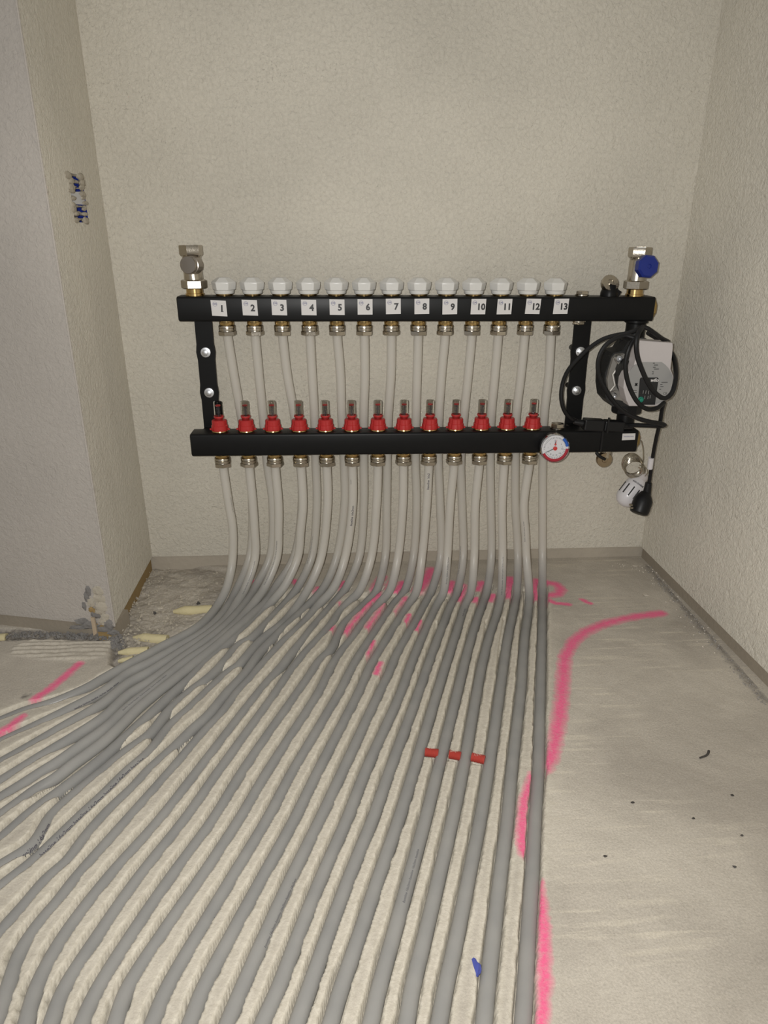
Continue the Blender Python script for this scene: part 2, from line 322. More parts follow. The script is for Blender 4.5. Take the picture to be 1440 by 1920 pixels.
LPX = {
1: [(419, 872), (428, 940), (436, 990), (436, 1045), (432, 1075), (423, 1107), (408, 1135), (387, 1162), (362, 1182), (333, 1198), (303, 1213), (280, 1226), (240, 1247), (194, 1273), (165, 1290), (117, 1312), (87, 1323), (49, 1334), (0, 1354), (-60, 1378)],
2: [(468, 872), (474, 945), (477, 990), (478, 1045), (461, 1100), (445, 1128), (428, 1155), (405, 1178), (375, 1200), (340, 1222), (280, 1260), (240, 1282), (194, 1319), (117, 1365), (58, 1400), (0, 1433), (-60, 1466)],
3: [(517, 872), (522, 945), (522, 990), (519, 1045), (497, 1100), (478, 1128), (455, 1155), (428, 1182), (395, 1210), (350, 1240), (280, 1295), (240, 1327), (194, 1369), (156, 1396), (107, 1431), (78, 1449), (49, 1468), (0, 1499), (-60, 1537)],
4: [(566, 872), (568, 945), (564, 990), (558, 1045), (533, 1100), (515, 1122), (487, 1152), (455, 1183), (423, 1212), (398, 1232), (378, 1250), (357, 1272), (323, 1302), (288, 1335), (233, 1386), (185, 1429), (117, 1482), (58, 1526), (0, 1577), (-60, 1622)],
5: [(614, 872), (614, 945), (602, 1045), (580, 1100), (547, 1150), (523, 1175), (498, 1194), (479, 1212), (461, 1233), (446, 1250), (427, 1263), (387, 1300), (355, 1331), (318, 1364), (280, 1412), (237, 1450), (194, 1493), (152, 1532), (110, 1573), (60, 1620), (0, 1667), (-60, 1715)],
6: [(662, 872), (661, 945), (647, 1045), (627, 1100), (597, 1135), (576, 1161), (555, 1183), (530, 1206), (509, 1229), (489, 1251), (468, 1276), (448, 1297), (413, 1343), (380, 1378), (319, 1450), (260, 1517), (213, 1570), (143, 1650), (110, 1693), (73, 1737), (40, 1787), (17, 1850), (-8, 1925)],
7: [(709, 872), (706, 945), (696, 1045), (674, 1108), (655, 1128), (638, 1147), (623, 1169), (607, 1189), (591, 1206), (568, 1231), (551, 1253), (537, 1271), (518, 1300), (410, 1450), (347, 1540), (260, 1650), (190, 1750), (120, 1860), (97, 1920), (80, 1975)],
8: [(756, 872), (755, 945), (746, 1045), (731, 1107), (717, 1125), (696, 1150), (676, 1175), (660, 1199), (641, 1222), (623, 1249), (598, 1300), (502, 1450), (449, 1540), (377, 1650), (308, 1750), (238, 1860), (217, 1920), (198, 1975)],
9: [(805, 872), (800, 945), (791, 1045), (781, 1108), (766, 1135), (749, 1162), (731, 1190), (714, 1218), (695, 1250), (673, 1300), (596, 1450), (552, 1540), (492, 1650), (435, 1755), (380, 1860), (357, 1920), (334, 1975)],
10: [(850, 872), (844, 945), (838.5, 1045), (832, 1108), (818, 1138), (805, 1167), (790, 1200), (771, 1247), (752, 1300), (685, 1450), (650, 1540), (602, 1650), (560, 1755), (520, 1860), (493, 1920), (472, 1975)],
11: [(897, 872), (891, 945), (889, 1045), (883, 1110), (872, 1137), (857, 1183), (845, 1220), (830, 1267), (813, 1323), (775, 1450), (747, 1540), (709, 1650), (674, 1755), (638, 1860), (620, 1920), (602, 1975)],
12: [(944.5, 872), (941, 945), (942, 1045), (940, 1110), (932, 1150), (918, 1193), (905, 1243), (897, 1283), (867, 1450), (848, 1540), (822, 1650), (797, 1755), (772, 1860), (762, 1920), (748, 1975)],
13: [(991, 872), (982, 945), (985, 1000), (987, 1045), (992, 1110), (990, 1150), (984, 1193), (980, 1243), (977, 1293), (972, 1337), (959, 1450), (951, 1540), (937, 1650), (925, 1755), (913, 1860), (907, 1920), (900, 1975)]}
# bar axes
UA, UB = onY(332, 580, YU-.0225), onY(1228, 580, YU-.0225)
LA, LB = onY(357, 836, YL-.0225), onY(1196.5, 828, YL-.0225)
for p, y in ((UA, YU), (UB, YU), (LA, YL), (LB, YL)): p.y = y
def bar_at(A, B, x): return A+(B-A)*((x-A.x)/(B.x-A.x))
UX0 = onY(425.8, 615, YU).x; UX1 = onY(1034.3, 615, YU).x
LX0 = onY(417.3, 862, YL).x; LX1 = onY(992.7, 862, YL).x
UXS = [UX0+(UX1-UX0)*i/12 for i in range(13)]; LXS = [LX0+(LX1-LX0)*i/12 for i in range(13)]
HB = .0215
def course(k, i):
    pts = []
    src = (UPX if k == 'U' else LPX)[i]
    zc = -.0115
    for j, (px, py) in enumerate(src):
        if k == 'U': Yv = YU+(.0115)*min(1, max(0, (py-640)/130))
        else: Yv = YL
        z = zc
        if (k, i) in (('L', 1), ('U', 1), ('L', 2), ('U', 2), ('L', 3), ('U', 3)) and py > 1100:
            z = zc+.0075*max(0, min(1, (px-40)/120))
        pts.append(on_profile(px, py, Yv, .105, z))
    A, B, X = (UA, UB, UXS) if k == 'U' else (LA, LB, LXS)
    b = bar_at(A, B, X[i-1])
    top = Vector((b.x, YU if k == 'U' else YL, b.z-HB-.026))
    pts[0] = Vector((b.x, top.y, b.z-HB-.032)) if True else pts[0]
    pts = [top]+pts
    d = (pts[-1]-pts[-3]); d.z = 0; d.normalize()
    for e in range(5):
        if pts[-1].y > .20 and pts[-1].x > -1.0: pts.append(pts[-1]+d*.06)
    return spline(pts, .007)
COURSES = {(k, i): course(k, i) for k in 'UL' for i in range(1, 14)}

# ------------------------------------------------------------------ floor height field
GX0, GX1, GY0, GY1, GS = -1.02, .66, .12, 1.45, .00165
nx, ny = int((GX1-GX0)/GS)+1, int((GY1-GY0)/GS)+1
gx = np.linspace(GX0, GX1, nx); gy = np.linspace(GY0, GY1, ny); XX, YY = np.meshgrid(gx, gy)
def vnoise(cell, seed):
    r = np.random.default_rng(seed); cx, cy = int((GX1-GX0)/cell)+3, int((GY1-GY0)/cell)+3
    g = r.random((cy, cx)); u = (XX-GX0)/cell; v = (YY-GY0)/cell; i = u.astype(int); j = v.astype(int); u = u-i; v = v-j
    u = u*u*(3-2*u); v = v*v*(3-2*v)
    return (g[j, i]*(1-u)*(1-v)+g[j, i+1]*u*(1-v)+g[j+1, i]*(1-u)*v+g[j+1, i+1]*u*v)*2-1
def stamp(pts, rad, val=None):
    D = np.full((ny, nx), 9., np.float32); V = np.zeros((ny, nx), np.float32); k = int(rad/GS)+2
    for q, p in enumerate(pts):
        i = int((p[0]-GX0)/GS); j = int((p[1]-GY0)/GS)
        if i < -k or j < -k or i > nx+k or j > ny+k: continue
        a, b, c, e = max(0, i-k), min(nx, i+k+1), max(0, j-k), min(ny, j+k+1)
        if a >= b or c >= e: continue
        dd = np.hypot(XX[c:e, a:b]-p[0], YY[c:e, a:b]-p[1]); m = dd < D[c:e, a:b]
        D[c:e, a:b][m] = dd[m]
        if val is not None: V[c:e, a:b][m] = val[q]
    return D, V
def dense(pts, st=.0016):
    out = []
    for a, b in zip(pts[:-1], pts[1:]):
        a, b = Vector(a), Vector(b); n = max(1, int((b-a).length/st)); out += [a+(b-a)*(k/n) for k in range(n)]
    out.append(Vector(pts[-1])); return out
def inpoly(poly):
    m = np.zeros((ny, nx), bool); n = len(poly)
    for i in range(n):
        x1, y1 = poly[i]; x2, y2 = poly[(i+1) % n]
        if y1 == y2: continue
        c = ((y1 > YY) != (y2 > YY)) & (XX < (x2-x1)*(YY-y1)/(y2-y1)+x1); m ^= c
    return m
def pxpoly(l): return [(onZ(*p).x, onZ(*p).y) for p in l]
def blur(m, k):
    m = m.astype(np.float32)
    for _ in range(k):
        m[1:-1] = (m[:-2]+m[1:-1]+m[2:])/3; m[:, 1:-1] = (m[:, :-2]+m[:, 1:-1]+m[:, 2:])/3
    return m
D1 = np.full((ny, nx), 9., np.float32); D2 = D1.copy(); ZG = np.zeros((ny, nx), np.float32)
for c in COURSES.values():
    q = [p for p in dense(c) if p.z < .012]
    d, v = stamp(q, .024, [p.z for p in q])
    m = d < D1; D2 = np.where(m, D1, np.minimum(D2, d)); ZG = np.where(m, v, ZG); D1 = np.minimum(D1, d)
n5, n12, n40, n3 = vnoise(.005, 1), vnoise(.014, 2), vnoise(.05, 3), vnoise(.0028, 4)
hw = .0090+.0004*n5+.0009*n12+.0006*n40
gap = D1+D2
ztop = .0004*n40+.0003*n12+.00015*n3
bm = blur(inpoly(pxpoly([(500, 1095), (300, 1335), (60, 1495), (-40, 1520), (-40, 1370), (280, 1205), (430, 1110)])), 4)
kk = np.clip((gap-.0192)/(.007+.009*bm), 0, 1); kk = kk*kk*(3-2*kk); ztop = ztop*kk+(1-kk)*(-.011+.0006*n5)
ztop = ztop-.0012*np.clip(1-(D1-hw)/.0045, 0, 1)*(0.3+0.7*n12)
zg = ZG-R_PIPE-.0012
s = np.clip((D1-hw)/.0018, 0, 1); s = s*s*(3-2*s)
ex = blur(inpoly(pxpoly([(275, 1050), (425, 1066), (432, 1090), (418, 1118), (395, 1150), (350, 1195), (270, 1232), (222, 1252), (208, 1240), (214, 1180)])), 5)
ztop = ztop+ex*(-.006+.0012*n12+.0007*n5+.0006*n3+.0025*n40)
hole = blur(inpoly(pxpoly([(345, 1190), (352, 1178), (366, 1168), (380, 1158), (395, 1163), (375, 1185), (350, 1198)])) | inpoly(pxpoly([(308, 1204), (312, 1194), (338, 1191), (345, 1196), (318, 1212)])), 2)
ztop = ztop-hole*.022
comb = blur(inpoly(pxpoly([(25, 1212), (60, 1200), (215, 1199), (196, 1230), (150, 1240), (80, 1236), (20, 1228)])), 3)
ztop = ztop+comb*(.0016+.0015*np.sin(YY*2*math.pi/.0125+n40*1.6)*(.6+.4*n40)+.0005*n5+.0005*n12)
joint = blur(inpoly(pxpoly([(-60, 1178), (215, 1180), (235, 1196), (225, 1250), (205, 1244), (214, 1200), (60, 1199), (-60, 1203)])), 3)
ztop = ztop+joint*(-.004+.003*n12+.002*n5)
# secondary blade cuts beside the grooves
for l in ([(818, 1165), (805, 1215)], [(849, 1165), (835, 1232)], [(883, 1162), (871, 1212)], [(911, 1163), (902, 1228)], [(945, 1158), (936, 1215), (931, 1262)], [(977, 1155), (973, 1218)]):
    d, _ = stamp(dense([onZ(*p) for p in l]), .006); ztop = ztop-.006*np.clip(1.4-d/.0018, 0, 1)
# conduit crossings: opened patches
def ground(px, py, z=0): return onZ(px, py, z)
RC = [((797, 1410), (822, 1413)), ((842, 1414), (864, 1418)), ((884, 1419), (909, 1425))]
d, _ = stamp(dense([ground(790, 1409), ground(916, 1428)]), .016); open_ = np.clip((.0085+.0008*n5-d)/.0012, 0, 1); ztop = ztop*(1-open_)-.0145*open_
ZZ = np.where(zg < ztop, zg*(1-s)+ztop*s, ztop)
# paint: r pink spray, g sandy cut ridge, b dirt
PINK = [([(1240, 1150), (1190, 1156), (1140, 1167), (1100, 1183), (1075, 1203), (1060, 1230), (1056, 1270), (1052, 1320), (1045, 1370), (1037, 1410), (1022, 1440)], .0125),
 ([(1000, 1455), (983, 1500), (978, 1560), (983, 1600)], .0085), ([(1006, 1650), (1015, 1700), (1020, 1760), (1022, 1830), (1019, 1870), (1016, 1925), (1014, 1975)], .0085),
 ([(475, 1090), (485, 1098)], .008), ([(552, 1088), (558, 1098)], .008), ([(598, 1103), (585, 1122)], .009), ([(645, 1092), (640, 1110), (618, 1132)], .009),
 ([(717, 1082), (703, 1104), (708, 1118), (690, 1138), (672, 1160), (650, 1184)], .012), ([(727, 1132), (706, 1160), (694, 1175)], .012), ([(735, 1090), (728, 1104)], .01),
 ([(808, 1068), (797, 1092), (782, 1108)], .014), ([(762, 1122), (748, 1147)], .01), ([(755, 1092), (742, 1112)], .011), ([(848, 1092), (842, 1108)], .011),
 ([(868, 1098), (862, 1124)], .011), ([(903, 1092), (896, 1106)], .009), ([(893, 1122), (890, 1127)], .008), ([(924, 1116), (920, 1126)], .008), ([(957, 1085), (953, 1118)], .013), ([(1005, 1088), (1003, 1122)], .010),
 ([(1025, 1092), (1043, 1096), (1052, 1105), (1046, 1114), (1028, 1116)], .0125), ([(1026, 1124), (1042, 1131), (1066, 1133)], .007), ([(1090, 1124), (1108, 1132)], .006),
 ([(768, 1152), (762, 1166)], .006), ([(788, 1163), (782, 1180)], .005), ([(700, 1203), (690, 1232)], .005), ([(712, 1243), (705, 1262)], .007), ([(648, 1126), (640, 1130)], .006), ([(630, 1172), (620, 1180)], .006),
 ([(148, 1245), (122, 1268), (95, 1290), (66, 1310)], .009), ([(42, 1343), (18, 1362), (-8, 1376)], .008), ([(480, 1092), (640, 1100)], .0)]
pk = np.zeros((ny, nx))
for l, wd in PINK:
    if wd <= 0: continue
    d, _ = stamp(dense([onZ(*p) for p in l]), wd*2.4+.004); pk = np.maximum(pk, np.clip(1.25-(d+.0016*n5+.0012*n12)/wd/.95, 0, 1)**.8)
pk = pk*np.clip((ZZ+.006)/.004, 0, 1)*(ex < .3)
sand = np.clip(1.0-(D1-hw-.002)/.008, 0, 1)*.75+.22*np.clip(1-(D1-.02)/.03,0,1)
sand = np.where(YY > 1.21, sand*.45, sand); sand = np.maximum(sand, np.clip(1-s, 0, 1)*(ZZ < -.002))
sand = np.maximum(sand, comb*.35)
dirt = np.maximum(hole*1.0, joint*.8)
dirt = np.maximum(dirt, ex*.22*(n12+n40 > .1)+ex*.15)
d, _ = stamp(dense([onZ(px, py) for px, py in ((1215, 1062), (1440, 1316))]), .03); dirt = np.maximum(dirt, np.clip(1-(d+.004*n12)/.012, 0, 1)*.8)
d, _ = stamp(dense([onZ(290, 1076), onZ(330, 1080)]), .01); dirt = np.maximum(dirt, np.clip(1-d/.003, 0, 1))
d, _ = stamp([onZ(48, 1307)], .014); dirt = np.maximum(dirt, np.clip(1.2-(d+.004*n5)/.008, 0, 1)*.8)
me = bpy.data.meshes.new('floor')
nv = nx*ny; co = np.empty((nv, 3), np.float32); co[:, 0] = XX.ravel(); co[:, 1] = YY.ravel(); co[:, 2] = ZZ.ravel()
ii = (np.arange(ny-1)[:, None]*nx+np.arange(nx-1)[None, :]).ravel(); quads = np.stack([ii, ii+1, ii+nx+1, ii+nx], 1)
FX0, FX1, FY0 = -1.8, 1.6, -1.5
ext = np.array([(FX0, FY0, 0), (FX1, FY0, 0), (FX1, GY1, 0), (FX0, GY1, 0), (GX0, GY0, 0), (GX1, GY0, 0), (GX1, GY1, 0), (GX0, GY1, 0)], np.float32)
ext[:, 2] = -.0005
eq = np.array([(0, 1, 5, 4), (1, 2, 6, 5), (3, 0, 4, 7)])+nv
co = np.vstack([co, ext]); quads = np.vstack([quads, eq]); nf = len(quads)
me.vertices.add(len(co)); me.vertices.foreach_set('co', co.ravel()); me.loops.add(nf*4); me.loops.foreach_set('vertex_index', quads.ravel().astype(np.int32))
me.polygons.add(nf); me.polygons.foreach_set('loop_start', np.arange(0, nf*4, 4, dtype=np.int32)); me.update(calc_edges=True)
ca = me.color_attributes.new('paint', 'FLOAT_COLOR', 'POINT'); cc = np.zeros((len(co), 4), np.float32); cc[:, 3] = 1
cc[:nv, 0] = pk.ravel(); cc[:nv, 1] = sand.ravel(); cc[:nv, 2] = dirt.ravel(); ca.data.foreach_set('color', cc.ravel())
me.polygons.foreach_set('use_smooth', np.ones(nf, bool)); me.materials.append(M_FLOOR); me.validate()
floor = bpy.data.objects.new('floor', me); COL.objects.link(floor); tag(floor, kind='structure')

# ------------------------------------------------------------------ walls
ZB = .026       # the plaster stops this high above the floor
def up_to(p, q, z):   # continue the line p->q to height z
    return p+(q-p)*((z-p.z)/(q.z-p.z))
BL = onY(285, 1040, YW); BL2 = onY(141, 0, YW); BR = onY(1203, 1017, YW); BR2 = onY(1355, 0, YW)
HT = 2.45
bl0, bl1 = up_to(BL, BL2, ZB), up_to(BL, BL2, HT); br0, br1 = up_to(BR, BR2, ZB), up_to(BR, BR2, HT)
def struct(o): return tag(o, kind='structure')
struct(MB().slab([bl0-Vector((.2, 0, 0)), br0+Vector((.2, 0, 0)), br1+Vector((.2, 0, 0)), bl1-Vector((.2, 0, 0))], (0, .12, 0)).build('wall_back', M_BACK, smooth=0))
struct(MB().slab([Vector((bl0.x-.1, YW+.004, -.02)), Vector((br0.x+.1, YW+.004, -.02)), Vector((br0.x+.1, YW+.004, ZB+.002)), Vector((bl0.x-.1, YW+.004, ZB+.002))], (0, .1, 0)).build('baseboard_back', M_BANDB, smooth=0))
# right wall
rn = onZ(1440, 1262, ZB); rd = (rn-br0); rd.z = 0; rd.normalize(); rfar = br0+rd*2.2
lean = br1-br0
struct(MB().slab([br0, rfar, rfar+lean, br1], (.12, .03, 0)).build('wall_right', M_SIDE, smooth=0))
rnrm = Vector((-rd.y, rd.x, 0)); rnrm = rnrm if rnrm.x > 0 else -rnrm
a0 = br0+rnrm*.005; a1 = rfar+rnrm*.005
struct(MB().slab([Vector((a0.x, a0.y, -.02)), Vector((a1.x, a1.y, -.02)), Vector((a1.x, a1.y, ZB+.002)), Vector((a0.x, a0.y, ZB+.002))], rnrm*.1).build('baseboard_right', M_BAND, smooth=0))
# pier on the left: jamb (faces right) and front
PB = onZ(215, 1174, ZB); PT = onY(30, 0, PB.y); pb0, pb1 = PB, up_to(PB, PT, HT)
jn = (pb0-bl0).cross(Vector((0, 0, 1))).normalized(); jn = jn if jn.x > 0 else -jn
def jam(px, py): return onP(px, py, bl0, jn)
hc = [jam(124, 323), jam(156, 330), jam(164, 416), jam(140, 418)]
e1 = (pb0-bl0).normalized()
us = sorted(((p-bl0).dot(e1)) for p in hc); zs = sorted(p.z for p in hc)
u0, u1, z0, z1 = (us[0]+us[1])/2, (us[2]+us[3])/2, (zs[0]+zs[1])/2, (zs[2]+zs[3])/2
LJ = (pb0-bl0).length
def jp(u, z):
    t = u/LJ; s0 = (z-ZB)/(HT-ZB); return (bl0+(bl1-bl0)*s0)*(1-t)+(pb0+(pb1-pb0)*s0)*t
U = [0, u0, u1, LJ]; Zs = [ZB, z0, z1, HT]; mb = MB()
for i in range(3):
    for j in range(3):
        if i == 1 and j == 1: continue
        mb.add([jp(U[i], Zs[j]), jp(U[i+1], Zs[j]), jp(U[i+1], Zs[j+1]), jp(U[i], Zs[j+1])], [(0, 1, 2, 3)])
fl_ = onZ(-40, 1148, ZB); fd = (fl_-pb0); fd.z = 0; fd.normalize(); fe = pb0+fd*1.1
struct(mb.build('wall_left', M_SIDE, smooth=0))
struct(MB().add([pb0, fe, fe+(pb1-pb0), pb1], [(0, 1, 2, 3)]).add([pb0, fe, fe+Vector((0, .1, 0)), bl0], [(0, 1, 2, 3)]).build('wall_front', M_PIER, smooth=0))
nf_ = Vector((fd.y, -fd.x, 0)); nf_ = nf_ if nf_.y > 0 else -nf_
struct(MB().slab([Vector((bl0.x, bl0.y, -.02))-jn*.004, Vector((pb0.x, pb0.y, -.02))-jn*.004-e1*.008, Vector((pb0.x, pb0.y, ZB+.002))-jn*.004-e1*.008, Vector((bl0.x, bl0.y, ZB+.002))-jn*.004], -jn*.03).build('baseboard_left', M_FOAMB, smooth=0))
q0, q1 = pb0+nf_*.006-jn*.004, fe+nf_*.006
struct(MB().slab([Vector((q0.x, q0.y, -.02)), Vector((q1.x, q1.y, -.02)), Vector((q1.x, q1.y, ZB+.002)), Vector((q0.x, q0.y, ZB+.002))], nf_*.05).build('baseboard_front', M_BAND, smooth=0))
# corner bead on the pier
struct(MB().tube([jp(LJ, ZB)+Vector((.0, -.0, 0)), jp(LJ, 1.2), jp(LJ, HT)], .0018, 8).build('trim_1', M_PIER))

# ------------------------------------------------------------------ broken pier foot
def onF(px, py): return onP(px, py, pb0, nf_)
bp_ = empty('broken_plaster', onF(185, 1170), 'broken mortar and wood splinter at the foot of the left pier corner', 'rubble')
mb = MB()
for i, (px, py, rx, rz) in enumerate(((166, 1108, 4, 9), (163, 1120, 4, 10), (158, 1136, 3, 8), (183, 1152, 9, 7), (160, 1165, 14, 6), (176, 1172, 14, 7), (205, 1170, 8, 9), (195, 1180, 12, 5), (150, 1176, 16, 4), (212, 1186, 8, 5))):
    mb.blob(onF(px, py)-nf_*.000, (rx*.00125, .0022, rz*.00105), i, .22, 3)
mb.build('mortar_patch', M_MORT, bp_, smooth=50)
mb = MB()
for i, (px, py, rx, rz) in enumerate(((188, 1122, 10, 9), (192, 1138, 11, 10), (190, 1146, 9, 6), (198, 1158, 7, 8), (172, 1130, 6, 8), (185, 1108, 9, 8), (196, 1165, 9, 7))):
    mb.blob(onF(px, py), (rx*.0012, .0028, rz*.0012), 20+i, .18, 3)
mb.build('plaster_lump', M_MORTL, bp_, smooth=50)
mb = MB(); c0 = [onF(173, 1155)-nf_*.006, onF(180, 1156)-nf_*.006, onF(186, 1183)-nf_*.008, onF(180, 1188)-nf_*.008]; mb.extr(c0, nf_*.003); tag(mb.build('wood_splinter', M_WOOD, bp_, smooth=0), 'pale wooden splinter')
mb = MB(); mb.blob(onF(174, 1142)-nf_*.002, (.006, .004, .005), 77, .4); tag(mb.build('brick_chip', M_FOAMB, bp_), 'brown chip')

# ------------------------------------------------------------------ junction box in the jamb
jb = empty('junction_box', jp((u0+u1)/2, z0), 'blue flush junction box smeared with grey plaster in the left wall reveal', 'junction box')
dn = -jn*.035; P4 = [jp(u0, z0), jp(u1, z0), jp(u1, z1), jp(u0, z1)]
mb = MB(); Q4 = [p+dn for p in P4]; mb.add(P4+Q4, [(4, 5, 6, 7), (0, 1, 5, 4), (1, 2, 6, 5), (2, 3, 7, 6), (3, 0, 4, 7)]); mb.build('box_shell', M_BLUE, jb, smooth=0)
mb = MB(); du = u1-u0; dz = z1-z0
k = 0
for a in range(9):   # plaster smears around the rim, alternating with blue gaps
    for side in (0.1, .92):
        rq = random.Random(900+k); mb.blob(jp(u0+du*(side+rq.uniform(-.09, .09)), z0+dz*(a+rq.uniform(.2, .8))/9)-jn*.001, (.004, .013*rq.uniform(.6, 1.3), dz*.07*rq.uniform(.6, 1.4)), 40+k, .2); k += 1
for v in (.04, .18, .31, .70, .84, .97):
    for a in (.3, .55, .8): rq = random.Random(950+k); mb.blob(jp(u0+du*a, z0+dz*(v+.05*a+rq.uniform(-.02, .02)))-jn*.005, (.004, .014, dz*.024*rq.uniform(.5, 1.5)), 60+k, .2); k += 1
mb.build('plaster_smear', M_MORTL, jb, smooth=50)
mb = MB(); mb.extr([jp(u0+du*.05, z0+dz*.38)-jn*.000, jp(u0+du*.85, z0+dz*.38)-jn*.006, jp(u0+du*.85, z0+dz*.62)-jn*.006, jp(u0+du*.10, z0+dz*.66)-jn*.0], -jn*.003)
tag(mb.build('metal_bracket', M_STEEL, jb, smooth=0), 'bright sheet metal bracket')

# ------------------------------------------------------------------ pipes
ORD = ['first', 'second', 'third', 'fourth', 'fifth', 'sixth', 'seventh', 'eighth', 'ninth', 'tenth', 'eleventh', 'twelfth', 'thirteenth']
def arclen(c):
    s_ = [0]
    for a, b in zip(c[:-1], c[1:]): s_.append(s_[-1]+(b-a).length)
    return s_
def print_on(mb, c, s_, s0, text, size, phi, up=True, bold=0.0):
    v, f = text2d(text, size, bold, .15, 'LEFT'); vs = []
    for x, y in v:
        sv = s0-x if up else s0+x
        sv = min(max(sv, 1e-4), s_[-1]-1e-4); k = np.searchsorted(s_, sv)-1; t = (sv-s_[k])/(s_[k+1]-s_[k])
        p = c[k]+(c[k+1]-c[k])*t; T = (c[min(k+2, len(c)-1)]-c[max(k-1, 0)]).normalized(); Nn = (CAM-p); Nn = (Nn-T*Nn.dot(T)).normalized(); B = T.cross(Nn)
        a = phi+(y/R_PIPE)*(-1 if up else 1); vs.append(p+(Nn*math.cos(a)-B*math.sin(a))*(R_PIPE+.00025))
    mb.add(vs, f)
def s_at(c, s_, py_target, lo=.02):
    best = 0; bd = 9e9
    for k, p in enumerate(c):
        d = p-CAM; dep = d.dot(FWD)
        if dep < .05: continue
        py = 960-F*d.dot(UP)/dep
        if abs(py-py_target) < bd: bd = abs(py-py_target); best = s_[k]
    return best
PRN = {('L', 6): [(985, 'baseline 16x2mm', .0062, .15, .00012), (905, 'baseline', .003, -.45, 0)], ('L', 9): [(918, 'baseline 16x2', .0062, .1, .00012)],
 ('L', 1): [(960, 'baseline 16x2mm baseline', .003, .7, 0)], ('L', 2): [(1120, 'baseline 16x2mm baseline 16x2mm baseline 16x2mm baseline', .0032, .1, 0)],
 ('L', 3): [(1340, 'baseline 16x2mm baseline 16x2mm baseline 16x2mm baseline 16x2mm', .0035, -.3, 0), (1100, 'baseline 16x2mm baseline 16x2mm baseline 16x2mm baseline 16x2mm baseline', .0032, -.4, 0)],
 ('U', 1): [(1330, 'baseline 16x2mm baseline 16x2mm baseline 16x2mm', .0036, .3, .0001)],
 ('U', 4): [(1060, 'baseline 16x2mm baseline 16x2mm baseline 16x2mm', .003, -.6, 0), (1610, 'baseline 16x2mm', .0075, .3, .00015)],
 ('L', 5): [(1610, 'baseline 16x2mm baseline 16x2mm baseline 16x2mm baseline', .0072, 0, .00015), (1290, 'baseline 16x2mm baseline', .0036, .3, 0)],
 ('L', 10): [(1100, 'baseline 16x2mm baseline 16x2mm', .0042, .3, 0)], ('U', 10): [(1080, 'baseline 16x2mm baseline 16x2mm baseline 16x2mm', .003, -.7, 0)],
 ('L', 12): [(1120, 'baseline 16x2mm baseline 16x2mm baseline 16x2mm baseline', .0036, .1, 0)], ('L', 13): [(1010, 'baseline 16x2mm baseline 16x2mm', .0032, -.2, 0)],
 ('L', 11): [(1160, 'baseline 16x2mm', .0042, .2, 0)], ('U', 5): [(1420, 'baseline 16x2mm baseline', .003, .9, 0)],
 ('L', 7): [(1900, 'baseline 16x2mm baseline 16x2mm', .004, .9, 0)], ('L', 8): [(1800, 'baseline 16x2mm', .004, .9, 0)],
 ('U', 9): [(1780, 'baseline 16x2mm baseline 16x2mm baseline 16x2mm', .004, .5, 0)], ('L', 10, 2): [], ('U', 10, 2): [],
 ('L', 9, 2): [], ('U', 8): [(1760, 'baseline 16x2mm', .0048, .75, 0)], ('U', 11): [(1700, 'baseline 16x2mm baseline 16x2mm baseline', .0042, .1, 0)], ('L', 12, 2): []}
for (k, i), c in COURSES.items():
    if k == 'U':
        lab = 'milky plastic heating pipe from the %s outlet of the upper bar, above sticker %d, running behind the lower bar' % (ORD[i-1], i)
        lab = 'milky heating pipe hanging from the upper bar under the %s number sticker' % ORD[i-1]
    else: lab = 'milky heating pipe leaving the lower bar under the %s red flow meter from the left' % ORD[i-1]
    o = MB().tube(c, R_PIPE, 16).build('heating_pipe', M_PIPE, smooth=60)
    tag(o, lab, 'pipe', 'upper bar heating pipes' if k == 'U' else 'lower bar heating pipes')
    if (k, i) in PRN:
        s_ = arclen(c)
        for (py, tx, sz, ph, bo) in PRN[(k, i)]:
            mb = MB(); print_on(mb, c, s_, s_at(c, s_, py), tx, sz, ph, True, bo); mb.build('printed_text', M_PRINT, o, smooth=0)

# ------------------------------------------------------------------ distribution bars
def rounded_bar(A, B, h, r=.004):
    prof = []
    for cx, cz, a0_ in ((1, 1, 0), (-1, 1, 90), (-1, -1, 180), (1, -1, 270)):
        for k_ in range(4):
            a = math.radians(a0_+k_*30); prof.append((cx*(h-r)+r*math.cos(a), cz*(h-r)+r*math.sin(a)))
    n = len(prof); vs = []
    d = (B-A).normalized()
    for P, ins in ((A, 1), (A, 0), (B, 0), (B, 1)):
        off = (.0015 if ins else 0)
        Pp = P+d*(0 if ins else (.0015 if P is A else -.0015)); sc = (h-off)/h
        for y, z in prof: vs.append(Pp+Vector((0, y*sc, z*sc)))
    fs = [tuple(range(n)), tuple(range(4*n-1, 3*n-1, -1))]
    for j in range(3):
        for q in range(n): fs.append((j*n+q, j*n+(q+1) % n, (j+1)*n+(q+1) % n, (j+1)*n+q))
    return MB().add(vs, fs)
def hexp(r, z0_, z1_, ch=.0015):
    return [(r-ch, z0_), (r, z0_+ch*.6), (r, z1_-ch*.6), (r-ch, z1_)]
def pipe_nut(parent, x, A, B, Y):
    b = bar_at(A, B, x); o = Vector((b.x, Y, b.z-HB))
    n = MB().lathe([(.0145, -.0085), (.0152, -.010), (.0152, -.0125), (.0147, -.013), (.0152, -.0135), (.0152, -.017), (.0147, -.0175), (.0150, -.018), (.0150, -.0185)], o, seg=24)
    n.lathe(hexp(.0164, -.0265, -.0185), o, seg=6, ph=math.radians(8+37*random.random()))
    no = n.build('pipe_nut', M_NI, parent)
    MB().lathe([(.0120, .001), (.0120, -.002), (.0135, -.0025), (.0135, -.006), (.0125, -.0085), (.0125, -.0105)], o, seg=24).build('collar', M_BR, no)
    return no
